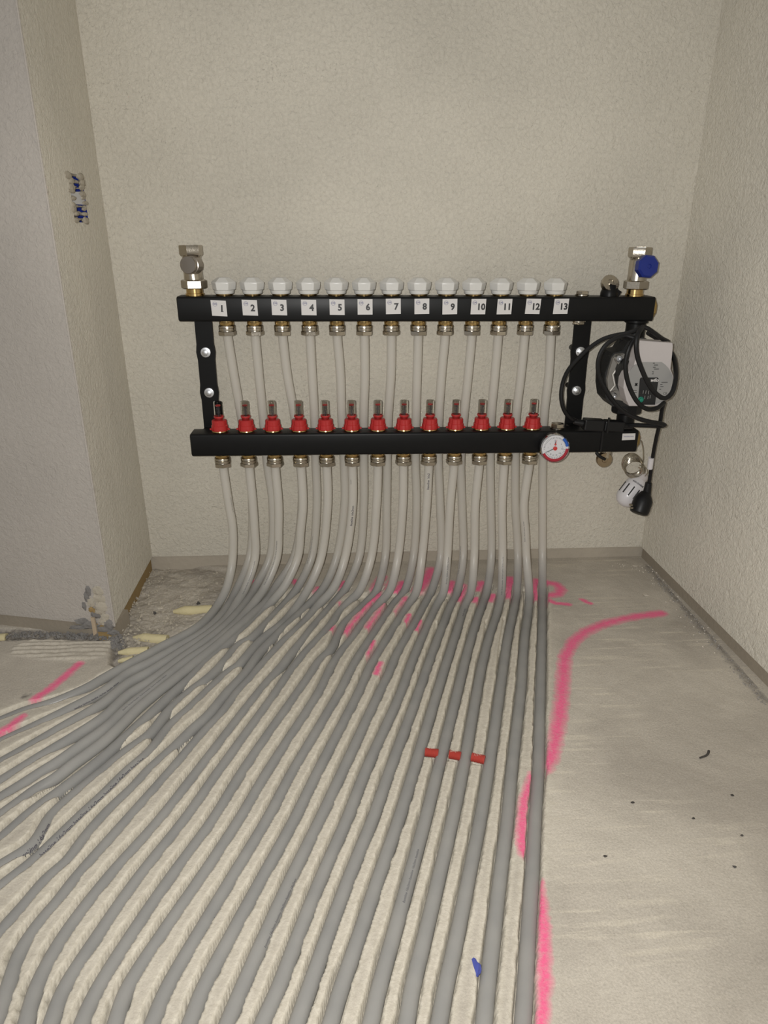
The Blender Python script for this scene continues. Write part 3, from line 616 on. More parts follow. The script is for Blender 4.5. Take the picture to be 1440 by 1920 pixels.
# upper bar
um = empty('upper_manifold_bar', (UA+UB)/2+Vector((0, 0, -HB)), 'black square upper distribution bar with thirteen white valve caps and number stickers', 'manifold')
rounded_bar(UA, UB, HB).build('bar', M_BLACK, um)
for i, x in enumerate(UXS): pipe_nut(um, x, UA, UB, YU)
cap0 = None
for i, x in enumerate(UXS):
    b = bar_at(UA, UB, x); o = Vector((b.x, YU, b.z+HB))
    if cap0 is None:
        n = MB().lathe([(.0175, .0045), (.0182, .0095), (.0205, .0105), (.0222, .0225), (.0215, .024), (.0105, .0312), (.0085, .0316), (0, .0317)], o, seg=6, ph=0)
        n.lathe([(.0168, .0035), (.0175, .0048), (.0182, .0095)], o, seg=24)
        cap0 = n.build('valve_cap', M_CAP, um, smooth=20); x0c = b
        MB().lathe([(.0145, 0), (.0150, .0012), (.0150, .0030), (.0135, .0040)], o, seg=24).build('brass_ring', M_BR, cap0)
        # light bevel for the facets
        bv = cap0.modifiers.new('bev', 'BEVEL'); bv.width = .0008; bv.segments = 2; bv.limit_method = 'ANGLE'; bv.angle_limit = math.radians(18)
    else: copy_part(cap0, um, b-x0c)
LC = [(410.5, 578), (468.5, 577), (523.5, 576.5), (579, 576.5), (632, 576), (684.5, 575.5), (737.5, 574.5), (791, 574.5), (843.5, 575), (897, 575), (946, 575), (999.5, 574.5), (1052, 574.5)]
yf = YU-HB-.0007
for i, (px, py) in enumerate(LC):
    c = onY(px, py, yf); rot = math.radians([-3, -2, -1.5, -1, -1, 0, 1, 1, 1, 0, .5, -1, .5][i])
    X = Vector((math.cos(rot), 0, math.sin(rot))); Z = Vector((-math.sin(rot), 0, math.cos(rot))); h = .0134
    shx = [.0022, .0015, .001, .0005, .0005, 0, 0, 0, 0, -.0008, -.0008, -.001, -.0013][i]*-.5
    q = [c-X*h-Z*h+X*(-shx), c+X*h-Z*h+X*(-shx), c+X*h+Z*h+X*shx, c-X*h+Z*h+X*shx]
    lb = MB().slab(q, (0, .0005, 0)).build('number_sticker', M_PAPER, um, smooth=0)
    mb = MB(); num = str(i+1)
    flat_text(mb, num, .0155, c+X*(.0052 if i < 9 else .0048)-Z*.0008+Vector((0, -.0003, 0)), X, Z, bold=.0006)
    v1, _ = text2d('1', .0155, .0006); vn, _ = text2d(num, .0155, .0006); stem = max(p[0] for p in v1)-min(p[0] for p in v1)-.0009; zb = min(p[1] for p in v1)
    tc_ = c+X*(.0052 if i < 9 else .0048)-Z*.0008+Vector((0, -.0004, 0)); ones = []
    if num == '1': ones.append(min(p[0] for p in vn)+stem)

    for xo in ones: mb.box(tc_+X*xo+Z*(zb+.0006), (.0044, .0003, .0012), Matrix((X, Vector((0, 1, 0)), Z)).transposed())
    mb.build('digits', M_INK, lb, smooth=0)
    mb = MB(); lc = c-X*.0068+Z*.0068+Vector((0, -.0003, 0)); ring = []
    for k_ in range(20):
        a = 2*math.pi*k_/20; ring.append((lc+(X*math.cos(a)+Z*math.sin(a))*.0039, lc+(X*math.cos(a)+Z*math.sin(a))*.0035))
    vs = [p for r_ in ring for p in r_]; mb.add(vs, [(2*k_, 2*k_+1, (2*k_+3) % 40, (2*k_+2) % 40) for k_ in range(20)])
    flat_text(mb, 'CFR', .0038, lc+Vector((0, -.0001, 0)), X, Z, bold=.00008)
    mb.build('round_logo', M_BINK, lb, smooth=0)
def hexcap(parent, name, px, py_, Y, z, r=.0115, h=.009, m=M_NI, up=1):
    o = Vector((onY(px, py_, Y).x, Y, z))
    return MB().lathe([(r, 0), (r*1.08, .001*up), (r*1.08, .003*up)], o, seg=24).lathe(hexp(r*1.02, .003*up, h*up, .001*up), o, seg=6, ph=.2).build(name, m, parent)
zt = lambda px, A, B, Y: bar_at(A, B, onY(px, 600, Y).x).z
hexcap(um, 'blanking_plug', 1091.5, 549, YU, zt(1091, UA, UB, YU)+HB)
hexcap(um, 'blanking_plug', 1085, 603, YU, zt(1085, UA, UB, YU)-HB, .0115, .0075, M_NI, -1)
# brass end plug
MB().lathe([(.019, 0), (.019, .003), (.0175, .006), (.010, .0085), (0, .009)], (UB.x, YU, UB.z), (1, 0, 0), 8, ph=.39).build('end_plug', M_BRP, um)
# air vent
vx = onY(1143, 548, YU).x; vz = zt(1143, UA, UB, YU)+HB; vc = Vector((vx, YU, vz))
av = MB().lathe([(.0165, 0), (.0165, .006), (.0145, .012), (.011, .020), (0, .022)], vc, seg=20).box(vc+Vector((.010, -.006, .006)), (.012, .012, .012), Matrix.Rotation(.5, 3, 'Y')).build('air_vent', M_BLACK, um)
ad = Vector((.08, -.86, .50)).normalized(); ao = onY(1144, 531, YU-.004)
MB().lathe([(.0145, -.008), (.0155, -.006), (.0155, .0015), (.0148, .003), (.006, .003), (.0058, .0015), (.0035, .0015), (.0035, .0035), (0, .0037)], ao, ad, 40, mod=lambda i, j: (1+.035*(i % 2)) if j < 3 else 1).build('knurled_disc', M_NI, av)
# shut-off valves
def shutoff(px, py, disc_px, disc_m, knob):
    x = onY(px, py, YU).x; z = bar_at(UA, UB, x).z+HB; o = Vector((x, YU, z)); ph = math.radians(12 if not knob else 25)
    v = MB().lathe([(.0165, 0), (.0165, .004), (.0148, .0045), (.0148, .012)], o, seg=28)
    base = tag(v.build('shutoff_valve', M_BR, um), 'nickel shut-off valve with blue octagonal knob' if knob else 'nickel shut-off valve with plain round cap')
    MB().lathe(hexp(.0225, .012, .0275, .003), o, seg=6, ph=ph).build('union_nut', M_NI, base)
    MB().lathe([(.0165, .0275), (.0165, .062), (.0158, .063), (.0165, .0645), (.0155, .066), (.0175, .0675)], o, seg=30).build('valve_body', M_NI, base)
    MB().lathe([(.0175, .066), (.0195, .068), (.0205, .070), (.0205, .083), (.0195, .0845), (.0165, .0848), (.0160, .079), (0, .079)], o, seg=6, ph=ph+.15).build('top_hexagon', M_NI, base)
    c = onY(*disc_px, YU-.040)
    if knob:
        MB().lathe([(.0075, -.03), (.0075, 0)], c, (0, -1, 0), 16).build('stem', M_NI, base)
        MB().lathe([(.0165, -.004), (.0200, -.001), (.0200, .011), (.0170, .0145), (.004, .0150), (.003, .0135), (0, .0135)], c+Vector((0, -.002, 0)), (.10, -1, .10), 8, ph=.3).build('blue_knob', M_BLUE, base, smooth=20)
    else:
        MB().lathe([(.0150, -.026), (.0150, -.006), (.0138, -.0055), (.0138, -.003), (.0146, -.0028), (.0146, .003), (.0135, .0042), (0, .0044)], c, (-.22, -1, .05), 32).build('round_cap', mat('dark_nickel', (.36, .32, .28), .28, 1.0), base)
shutoff(365, 545, (354, 497), None, False)
shutoff(1190.5, 545, (1209, 500), None, True)

# lower bar
lm = empty('lower_manifold_bar', (LA+LB)/2+Vector((0, 0, -HB)), 'black square lower distribution bar with thirteen red flow meters and a dial gauge', 'manifold')
rounded_bar(LA, LB, HB).build('bar', M_BLACK, lm)
for i, x in enumerate(LXS): pipe_nut(lm, x, LA, LB, YL)
fm0 = None
for i, x in enumerate(LXS):
    b = bar_at(LA, LB, x); o = Vector((b.x, YL, b.z+HB))
    if fm0 is None:
        mod = lambda q, j: (.9 if (q % 4 == 0 and 1 <= j <= 3) else 1.0)
        n = MB().lathe([(.0150, .0025), (.0158, .0035), (.0152, .0120), (.0140, .0128), (.0138, .0210), (.0125, .0225), (.0085, .0228), (.0072, .0230), (.0072, .0265), (.0092, .0270), (.0092, .0300), (.0072, .0300), (.0072, .0230)], o, seg=32, mod=lambda q, j: (.93 if (q % 5 == 0 and 1 <= j <= 5) else 1.0))
        n.box(o+Vector((-.0165, 0, .0045)), (.004, .004, .003)).box(o+Vector((.0165, 0, .0045)), (.004, .004, .003))
        fm0 = n.build('flow_meter', M_RED, lm, smooth=25); b0 = b
        MB().lathe([(.0152, 0), (.0156, .001), (.0152, .0026)], o, seg=28).build('brass_ring', M_BR, fm0)
        MB().lathe([(.0080, .0285), (.0080, .0550), (.0074, .0570), (0, .0572)], o, seg=20).build('sight_glass', M_GLASS, fm0)
        sp = [o+Vector((.0030*math.cos(a), .0030*math.sin(a), .030+.0185*a/(2*math.pi*7))) for a in np.linspace(0, 2*math.pi*7, 90)]
        MB().tube(sp, .00045, 5).lathe([(.0008, .028), (.0008, .050)], o, seg=8).build('spring', M_PRINT, fm0)
        MB().lathe([(.0045, .0485), (.0045, .0505), (.001, .0515)], o, seg=14).build('red_float', M_RED, fm0)
        mb = MB()
        for q in range(8): mb.box(o+Vector((-.0043, -.0048, .0315+q*.0024)), (.0026, .0003, .0005))
        mb.build('scale_marks', M_INK, fm0)
    else: copy_part(fm0, lm, b-b0)
zl = lambda px: bar_at(LA, LB, onY(px, 836, YL).x).z
hexcap(lm, 'blanking_plug', 1045, 797, YL, zl(1045)+HB, .0125, .0105)
MB().lathe([(.019, 0), (.019, .003), (.0175, .006), (.010, .0085), (0, .009)], (LB.x, YL, LB.z), (1, 0, 0), 8, ph=.39).build('end_plug', M_BRP, lm)
# drain tap underneath
dc = onY(1134, 863, YL-.010)
dt = MB().lathe([(.0145, -.010), (.0152, -.008), (.0152, -.001), (.0145, 0), (.0055, 0), (.005, .002), (.0035, .0025), (0, .0025)], dc, (0, -1, -.05), 32).build('drain_tap', mat('dull_brass', (.40, .32, .22), .35, 1.0), lm)
MB().lathe([(.011, 0), (.011, -.016)], Vector((onY(1136, 850, YL).x, YL, zl(1136)-HB)), seg=20).build('tap_neck', M_NI, dt)
MB().tube([onY(1118, 848, YL-.022), onY(1121, 853, YL-.026), onY(1128, 858, YL-.026), onY(1134, 861, YL-.022)], .0032, 8).build('strap', M_RUB, dt)
# maker's sticker
yl = YL-HB-.0008; sq = [onY(1166, 825.5, yl), onY(1190.5, 824.5, yl), onY(1191.5, 812.5, yl), onY(1167.5, 813, yl)]
st_ = MB().slab(sq, (0, .0005, 0)).build('small_sticker', M_PAPER, lm, smooth=0)
mb = MB(); flat_text(mb, 'modernes', .0048, (sq[0]+sq[2])/2+Vector((0, -.0004, .001))); mb.build('sticker_text', M_BINK, st_, smooth=0)
# gauge
gc = onY(1040, 840, YL-HB-.022); gd = Vector((-.02, -1, .06)).normalized()
g = MB().lathe([(.0262, -.022), (.0275, -.016), (.0280, -.004)], gc, gd, 40).build('dial_gauge', M_RUB, lm)
MB().lathe([(.0276, -.005), (.0280, -.002), (.0276, .0030), (.0262, .0044), (.0252, .0022)], gc, gd, 44).build('chrome_bezel', mat('chrome', (.7, .69, .68), .12, 1.0), g)
gx_ = Vector((1, 0, 0)); gx_ = (gx_-gd*gx_.dot(gd)).normalized(); gz_ = gx_.cross(gd)*1; gz_ = gz_ if gz_.z > 0 else -gz_
def disc(mb, c, r, seg=40): return mb.add([c]+[c+(gx_*math.cos(a)+gz_*math.sin(a))*r for a in np.linspace(0, 2*math.pi, seg, endpoint=False)], [(0, 1+k_, 1+(k_+1) % seg) for k_ in range(seg)])
def arc(mb, c, r0, r1, a0_, a1_, n=24):
    vs = []
    for a in np.linspace(math.radians(a0_), math.radians(a1_), n): vs += [c+(gx_*math.cos(a)+gz_*math.sin(a))*r0, c+(gx_*math.cos(a)+gz_*math.sin(a))*r1]
    return mb.add(vs, [(2*k_, 2*k_+1, 2*k_+3, 2*k_+2) for k_ in range(n-1)])
disc(MB(), gc+gd*.0026, .0250).build('dial', M_GDIAL, g, smooth=0)
arc(MB(), gc+gd*.0029, .0205, .0251, -155, -2).build('red_band', M_GRED, g, smooth=0)
arc(MB(), gc+gd*.0029, .0205, .0251, 8, 52).build('blue_band', M_GBLU, g, smooth=0)
mb = MB()
for a in range(-150, 0, 10): arc(mb, gc+gd*.0030, .0165, .0200, a, a+1.6, 2)
for a in range(15, 190, 8): arc(mb, gc+gd*.0030, .0190 if a % 16 else .0165, .0218, a, a+1.6, 2)
for a, tx in ((-150, '20'), (-125, '40'), (-100, '60'), (-75, '80'), (-45, '100'), (-5, '120'), (175, '1'), (140, '2'), (35, '4'), (10, '0')):
    flat_text(mb, tx, .0032, gc+gd*.0031+(gx_*math.cos(math.radians(a))+gz_*math.sin(math.radians(a)))*.0135, gx_, gz_)
def needle(mb, c, a, l, wd, back=0.0):
    d_ = gx_*math.cos(math.radians(a))+gz_*math.sin(math.radians(a)); n_ = gx_*-math.sin(math.radians(a))+gz_*math.cos(math.radians(a))
    return mb.extr([c-d_*back-n_*wd, c-d_*back+n_*wd, c+d_*l+n_*wd*.3, c+d_*l-n_*wd*.3], gd*.0004)
needle(mb, gc+gd*.0034, 203, .0205, .0007); needle(mb, gc+gd*.0034+gz_*.0075, 98, .0095, .0006)
mb.build('dial_marks', M_INK, g, smooth=0)
mb = MB(); mb.lathe([(.0038, .002), (.0038, .0048), (0, .0054)], gc, gd, 20).lathe([(.0018, .002), (.0018, .0045), (0, .0049)], gc+gz_*.0075, gd, 14)
needle(mb, gc+gd*.0036+gz_*.0075, 77, .0095, .0006); mb.build('red_pointer', M_HUB, g)

# ------------------------------------------------------------------ mounting brackets
def bracket(xt, xb, bolts, lab):
    yb = YU+HB; wd = .0160
    X0 = onY(xt, 605, yb).x; X1 = onY(xb, 790, yb).x; ztop_ = UA.z-HB*.6; zbot = LA.z-HB*.5
    br = empty('mounting_bracket', (X1, yb, zbot), lab, 'bracket', 'manifold wall brackets')
    cs = [onY(px, py, yb) for px, py in bolts]
    X = lambda z: X0+(X1-X0)*(ztop_-z)/(ztop_-zbot)
    L_ = [(X(ztop_)-wd, ztop_)]; Rr = [(X(ztop_)+wd, ztop_)]
    for c in cs:
        for a in (62, 30, 0, -30, -62):
            cx = X(c.z); dx_ = max(wd, .0178*math.cos(math.radians(a*.62))+.0); zz = c.z+.0165*math.sin(math.radians(a))
            L_.append((cx-dx_, zz)); Rr.append((cx+dx_, zz))
    L_.append((X(zbot)-wd, zbot)); Rr.append((X(zbot)+wd, zbot))
    poly = [Vector((a, yb, b)) for a, b in L_]+[Vector((a, yb, b)) for a, b in reversed(Rr)]
    MB().extr(poly, (0, .005, 0)).build('bracket_plate', M_BLACK, br, smooth=0)
    MB().box(Vector((X(LA.z), (YL+HB+yb)/2+.002, LA.z)), (.030, yb-YL-HB+.004, .034)).build('spacer', M_BLACK, br, smooth=0)
    for c in cs:
        b_ = MB().lathe([(.0098, 0), (.0098, .0015), (.0090, .003), (.0070, .0034), (0, .0034)], Vector((X(c.z), yb, c.z)), (0, -1, 0), 28).lathe(hexp(.0058, .003, .0090, .0008), Vector((X(c.z), yb, c.z)), (0, -1, 0), 6).build('bolt', M_ZN, br)
        MB().lathe([(.006, -.005), (.006, -(YW-yb)-.004)], Vector((X(c.z), yb, c.z)), (0, -1, 0), 12).build('standoff', M_RUB, br)
bracket(381, 397, [(384, 660.5), (391, 736)], 'black flat steel bracket with two bolts at the left end of the bars')
bracket(1093, 1075, [(1089, 659), (1080, 732)], 'black flat steel bracket with two bolts behind the cable loop')

# ------------------------------------------------------------------ circulation pump
pxm = onY(1180, 700, YU).x
pump = empty('circulation_pump', (pxm, YU, LA.z+HB), 'circulation pump with light grey head, green knob and black shell between bar ends', 'pump')
zu, zlw = bar_at(UA, UB, pxm).z-HB, bar_at(LA, LB, pxm).z+HB
MB().lathe([(.0215, 0), (.0215, -.004), (.018, -.006), (.018, -.040)], (pxm, YU, zu), seg=28).build('inlet_pipe', M_BLACK, pump)
MB().lathe(hexp(.0265, -.034, -.058, -.002), (pxm-.004, YU, zu), seg=8, ph=.2).lathe([(.023, -.058), (.016, -.075)], (pxm, YU, zu), seg=20).build('union_nut', M_RUB, pump)
MB().lathe([(.017, 0), (.017, .030), (.0165, .032)], (pxm, YU-.01, zlw), seg=28).build('outlet_pipe', M_BLACK, pump)
MB().lathe([(.026, .026), (.029, .029), (.029, .052), (.026, .056)], (pxm, YU-.008, zlw), seg=10).build('union_nut', M_RUB, pump)
def pxp(l, Y): return [onY(a, b, Y) for a, b in l]
SH = [(1146, 668), (1150, 662), (1166, 658), (1178, 640), (1205, 632), (1222, 650), (1225, 700), (1215, 750), (1200, 762), (1148, 762), (1136, 748), (1133, 725), (1134, 700), (1140, 685)]
MB().extr(pxp(SH, 1.288), (0, .05, 0)).build('insulation_shell', M_SHELL, pump, smooth=0)
CS = [(1150, 672), (1156, 665), (1170, 663), (1180, 668), (1182, 748), (1168, 752), (1148, 747), (1141, 733), (1139, 712), (1143, 694)]
cs_ = MB().extr(pxp(CS, 1.279), (0, .012, 0)).build('pump_casing', M_ALU, pump, smooth=0)
MB().tube(pxp([(1158, 690), (1149, 702), (1153, 722), (1144, 733)], 1.278), .0028, 8).tube(pxp([(1168, 690), (1160, 706), (1163, 722)], 1.277), .004, 8).build('casting_rib', M_ALU, cs_)
MB().extr(pxp([(1153, 675), (1158, 666), (1170, 665), (1172, 684), (1166, 689), (1160, 684)], 1.272), (0, .010, 0)).build('fixing_lug', M_ALU, cs_, smooth=0)
MB().extr(pxp([(1143, 738), (1156, 732), (1168, 738), (1169, 750), (1150, 749)], 1.272), (0, .010, 0)).build('fixing_lug', M_ALU, cs_, smooth=0)
for a, b in ((1160, 672), (1150.5, 742.5)):
    c = onY(a, b, 1.269); MB().lathe([(.0065, -.004), (.0065, .0012), (.005, .0035), (.0022, .0035), (.0022, .001), (0, .001)], c, (0, -1, 0), 20).build('screw', M_ZN, cs_)
def circ(cx, cy, rx, ry, a0_, a1_, n): return [(cx+rx*math.cos(math.radians(a)), cy-ry*math.sin(math.radians(a))) for a in np.linspace(a0_, a1_, n)]
MB().extr(pxp(circ(1205, 712, 41, 46, 0, 345, 24), 1.245), (0, .045, 0)).build('motor_housing', M_SHELL, pump, smooth=30)
HW = [(1197, 638), (1262, 643), (1262.5, 650), (1258, 692), (1263, 705), (1264.5, 722), (1261, 738), (1254, 750), (1246, 753), (1241, 762), (1180, 762), (1175, 752), (1169, 728), (1171, 712), (1178, 698), (1188, 688), (1192, 672)]
hd = MB().extr(pxp(HW, 1.220), (0, .030, 0)).build('pump_head', M_WHT, pump, smooth=0)
bv = hd.modifiers.new('bev', 'BEVEL'); bv.width = .0018; bv.segments = 2; bv.limit_method = 'ANGLE'; bv.angle_limit = math.radians(40)
LBp = [(1206, 679), (1241, 679)]+circ(1219, 716, 43, 43, 48, -58, 14)+[(1228, 759), (1197, 759)]+circ(1219, 716, 43, 43, 232, 132, 14)
MB().extr(pxp(LBp, 1.2192), (0, .0010, 0)).build('label_disc', M_GREY, pump, smooth=0)
PN = [(1202, 708), (1233, 708), (1235, 710), (1228, 759), (1196, 759), (1200, 711)]
pn = MB().extr(pxp(PN, 1.2182), (0, .0012, 0)).build('control_panel', M_INK, pump, smooth=0)
mb = MB(); p0 = onY(1227, 713, 1.2178); flat_text(mb, 'wilo', .0085, p0, bold=.0003, shear=.25); mb.build('panel_logo', M_PAPER, pn, smooth=0)
mb = MB()
for a, b in ((1206, 735), (1211, 735), (1216, 736), (1209, 745), (1215, 745), (1219, 744)): mb.box(onY(a, b, 1.2178), (.0008, .0003, .006))
mb.build('panel_marks', M_GREY, pn, smooth=0)
MB().lathe([(.0052, 0), (.0052, .002), (.0040, .0030), (.0035, .0022), (.0032, .0045), (0, .005)], onY(1201, 749, 1.2180), (0, -1, 0), 24).build('green_knob', M_GRN, pump)
mb = MB()
for a, b, l in ((1226, 681, 4), (1230, 684.5, 9), (1227, 688.5, 6), (1231, 692, 11), (1246, 717, 14), (1240, 721, 5), (1241, 725, 7), (1238, 730, 4), (1190, 732, 9), (1190, 736, 9), (1224, 697, 3), (1224, 701, 4)):
    mb.box(onY(a, b, 1.2189), (l*.0008, .0004, .0009))
flat_text(mb, 'CE', .0065, onY(1247, 738, 1.2189)); flat_text(mb, 'i', .006, onY(1225, 698, 1.2189))
ca_, cb_ = onY(1193, 721, 1.2189), None
for r_ in (.7, -.7): mb.box(ca_, (.0075, .0003, .0006), Matrix.Rotation(r_, 3, 'Y'))
mb.box(ca_, (.004, .0003, .005)); mb.build('label_print', M_INK, pump, smooth=0)

# ------------------------------------------------------------------ pump cable with coupling and plug
def P3(l): return [onY(a, b, y) for a, b, y in l]
cb = empty('pump_power_cable', onY(1130, 795, 1.275), 'black pump power cable looped around the pump with an inline coupling and plug', 'cable')
def cable(l, r=.0036): return MB().tube(spline(P3(l), .006), r, 10)
k1 = [(1097, 794, 1.28), (1080, 789, 1.275), (1064, 779, 1.265), (1055, 762, 1.26), (1052, 740, 1.26), (1056, 715, 1.26), (1066, 693, 1.255), (1085, 671, 1.25), (1108, 650, 1.245), (1130, 636, 1.24), (1152, 629, 1.235), (1178, 624, 1.23), (1196, 617, 1.225), (1208, 613, 1.215), (1222, 621, 1.215), (1240, 634, 1.23), (1252, 640, 1.245)]
cable(k1, .0038).build('cable_run', M_RUB, cb)
k2 = [(1166, 797, 1.28), (1190, 797, 1.26), (1220, 798, 1.24), (1240, 798.5, 1.225), (1246, 797, 1.215), (1238, 794, 1.21), (1215, 790, 1.205), (1190, 782, 1.205), (1168, 770, 1.205), (1150, 752, 1.205), (1134, 728, 1.205), (1123, 704, 1.205), (1121, 682, 1.205), (1126, 662, 1.205), (1138, 645, 1.205), (1155, 634, 1.205), (1175, 629, 1.205), (1190, 634, 1.2)]
cable(k2, .0040).build('cable_run', M_RUB, cb)
k3 = [(1190, 634, 1.2), (1180, 652, 1.195), (1173, 680, 1.195), (1175, 708, 1.195), (1184, 735, 1.195), (1197, 756, 1.195), (1214, 767, 1.2), (1232, 765, 1.205), (1245, 755, 1.22), (1241, 770, 1.232), (1238, 790, 1.238), (1232, 815, 1.25), (1225, 850, 1.27), (1220, 885, 1.28), (1216, 912, 1.285)]
cable(k3[:9], .0040).build('cable_run', M_RUB, cb)
k4 = [(1205, 613, 1.205), (1197, 625, 1.19), (1193, 645, 1.185), (1195, 668, 1.185), (1203, 692, 1.185), (1216, 720, 1.185), (1232, 740, 1.185), (1247, 747, 1.187), (1259, 738, 1.19), (1266, 716, 1.200), (1267, 692, 1.225), (1262, 668, 1.256), (1250, 650, 1.262), (1234, 636, 1.262), (1215, 624, 1.245)]
cable(k4, .0042).build('cable_run', M_RUB, cb)
cable(k3[8:], .0036).build('cable_run', M_RUB, cb)
A_, B_ = onY(1094, 795, 1.268), onY(1168, 799, 1.268)
d_ = (B_-A_).normalized(); R_ = Matrix((d_, Vector((0, 1, 0)), d_.cross(Vector((0, 1, 0))))).transposed()
cp_ = MB().box((A_*.76+B_*.24), ((B_-A_).length*.50, .022, .0215), R_).box((A_*.25+B_*.75), ((B_-A_).length*.50, .020, .0200), R_).build('inline_coupling', M_RUB, cb, smooth=0)
bv = cp_.modifiers.new('bev', 'BEVEL'); bv.width = .0025; bv.segments = 2
MB().lathe([(.0075, 0), (.0055, .014), (.0042, .020)], A_+Vector((.002, .004, 0)), -d_+Vector((0, 0, .1)), 14).lathe([(.0070, 0), (.0055, .014), (.0045, .022)], B_+Vector((-.002, .003, 0)), d_, 14).build('strain_relief', M_RUB, cp_)
ztx = onY(1130, 815, YL-HB-.0015)
MB().box(Vector((ztx.x, YL-HB-.0012, LA.z)), (.0035, .0016, .046)).box(Vector((ztx.x, 1.2555, (ztx.z+A_.z)/2+.012)), (.0035, .0015, .030)).build('cable_tie', M_RUB, cb, smooth=0)
c = P3([(1221, 858, 1.273), (1218.5, 878, 1.279)]); tag(MB().tube(c, .0056, 14).build('white_tag', M_WHITE, cb), 'white paper sleeve on the mains lead')
pc = P3([(1216, 905, 1.285), (1212, 930, 1.285), (1204, 955, 1.285)])
pg = MB().tube([pc[0], pc[0]*.6+pc[1]*.4, pc[1]], [.0062, .0072, .0085], 16)
pd = (pc[2]-pc[1]).normalized()
pg.lathe([(.009, -.004), (.0145, .004), (.0185, .012), (.0190, .020), (.0190, .034), (.0175, .040), (.013, .042)], pc[1]-Vector((.003, 0, -.004)), (-.35, -.35, -.85), 20, mod=lambda i, j: 1.0)
pgo = pg.build('mains_plug', M_RUB, cb)
MB().tube(P3([(1185, 947, 1.262), (1181, 946, 1.260)]), .0022, 8).tube(P3([(1186, 952, 1.262), (1182, 952, 1.260)]), .0022, 8).build('plug_pin', M_NI, pgo)

# ------------------------------------------------------------------ thermostat head with capillary
th = empty('thermostat_head', onY(1180, 950, 1.33), 'white slotted thermostat head hanging on a coiled capillary below the lower bar', 'thermostat')
ta = onY(1198, 902, 1.335); tb = onY(1166, 944, 1.325); tx_ = (tb-ta); tl = tx_.length
MB().lathe([(.013, -.004), (.0175, .002), (.0215, .010), (.0225, .020), (.0225, .040), (.0205, .048), (.0150, .0565), (.007, .0605), (0, .061)], ta, tx_, 36).build('head_body', M_WHITE, th, smooth=50)
ax = tx_.normalized(); tv = (CAM-ta); tv = (tv-ax*tv.dot(ax)).normalized(); tw = ax.cross(tv)
mb = MB(); mr = MB()
for q in range(9):
    a = math.radians(-64+16*q); n_ = tv*math.cos(a)+tw*math.sin(a); t_ = ax.cross(n_)
    (mb if q % 2 == 0 else mr).box(ta+ax*.028+n_*.0224, (.022, .0026 if q % 2 == 0 else .003, .0014), Matrix((ax, t_, n_)).transposed())
mb.build('vent_slot', M_DARK, th, smooth=0); mr.build('rib', M_WHITE, th, smooth=0)
mb = MB()
for q in range(12):
    a = math.radians(-40+6*q); n_ = tv*math.cos(a)+tw*math.sin(a); t_ = ax.cross(n_); mb.box(ta+ax*.008+n_*.0210, (.003 if q % 3 else .0045, .0011, .0006), Matrix((ax, t_, n_)).transposed())
mb.build('scale_marks', M_INK, th, smooth=0)
MB().lathe([(.0125, -.002), (.0125, -.012), (.009, -.018), (.006, -.020)], ta, tx_, 20).build('grey_collar', M_WHT, th)
pts = []
for q in range(240):
    t = q/240; a = 2*math.pi*9*t; cx = 1184+7*t; cy = 868+14*t; rx = 17.5+2*math.sin(t*9); ry = 19-3*t
    pts.append(onY(cx+rx*math.cos(a), cy-ry*math.sin(a), 1.315+.014*t-.004*math.sin(a)))
MB().tube(pts, .00085, 6).build('capillary_coil', M_WIRE, th)
MB().tube(spline(P3([(1202, 826, 1.30), (1205, 838, 1.305), (1206, 860, 1.31), (1203, 876, 1.318), (1199, 884, 1.32)]), .004), .0009, 6).tube(spline(P3([(1199, 872, 1.315), (1210, 876, 1.318), (1214, 886, 1.322), (1207, 896, 1.328)]), .004), .0009, 6).build('capillary_tube', M_WIRE, th)
MB().tube(spline(P3([(1197, 876, 1.305), (1203, 881, 1.302), (1200, 888, 1.305)]), .002), .0016, 6).build('wire_wrap', M_WIRE, th)

# ------------------------------------------------------------------ things in the floor
rcn = empty('red_conduit', ground(852, 1417, -.012), 'red corrugated conduit crossing under three screed ridges', 'conduit')
for (a, b) in RC:
    A2, B2 = ground(*a, -.006), ground(*b, -.006); d2 = B2-A2; n = 9; prof = []
    for q in range(n*2+1): prof.append((.0068 if q % 2 else .0058, d2.length*q/(2*n)))
    MB().lathe(prof, A2, d2, 16).build('conduit_section', M_REDD, rcn, smooth=0)
cols = [((325, 1147), (398, 1143), .0095, 'cream foam pipe sleeve stub beside the leftmost heating pipe'), ((250, 1196), (314, 1200), .0095, 'cream foam pipe sleeve stub next to the dark hole near the pier'),
        ((222, 1224), (278, 1221), .0085, 'cream foam pipe sleeve stub lower down beside the pier corner'), ((222, 1240), (250, 1237), .0080, 'cream foam pipe sleeve stub nearest the pipes at the pier corner'), ((-40, 1199), (13, 1197), .0095, 'cream foam pipe sleeve stub at the foot of the pier, left edge')]
for a, b, r_, lab in cols:
    A2, B2 = onZ(*a, -.004), onZ(*b, -.004); d2 = (B2-A2).normalized(); pp = spline([A2, A2*.7+B2*.3+Vector((0, 0, .001)), (A2+B2)/2, B2], .006)
    rr = [r_*min(1, .35+.65*min(1, (p-A2).length/.022)) for p in pp]
    tag(MB().tube(pp, rr, 14).build('foam_sleeve', M_FOAM, smooth=60), lab, 'pipe sleeve', 'cream foam sleeves in the broken floor')
tag(MB().blob(ground(893, 1812, -.002), (.0042, .010, .003), 5, .3).build('plastic_shard', mat('blue_shard', (.07, .09, .36), .5)), 'small blue plastic shard stuck in a ridge near the bottom', 'shard')
w_ = [onZ(a, b, .0025) for a, b in ((1312, 1421), (1318, 1419), (1325, 1416), (1328, 1412), (1329, 1408))]
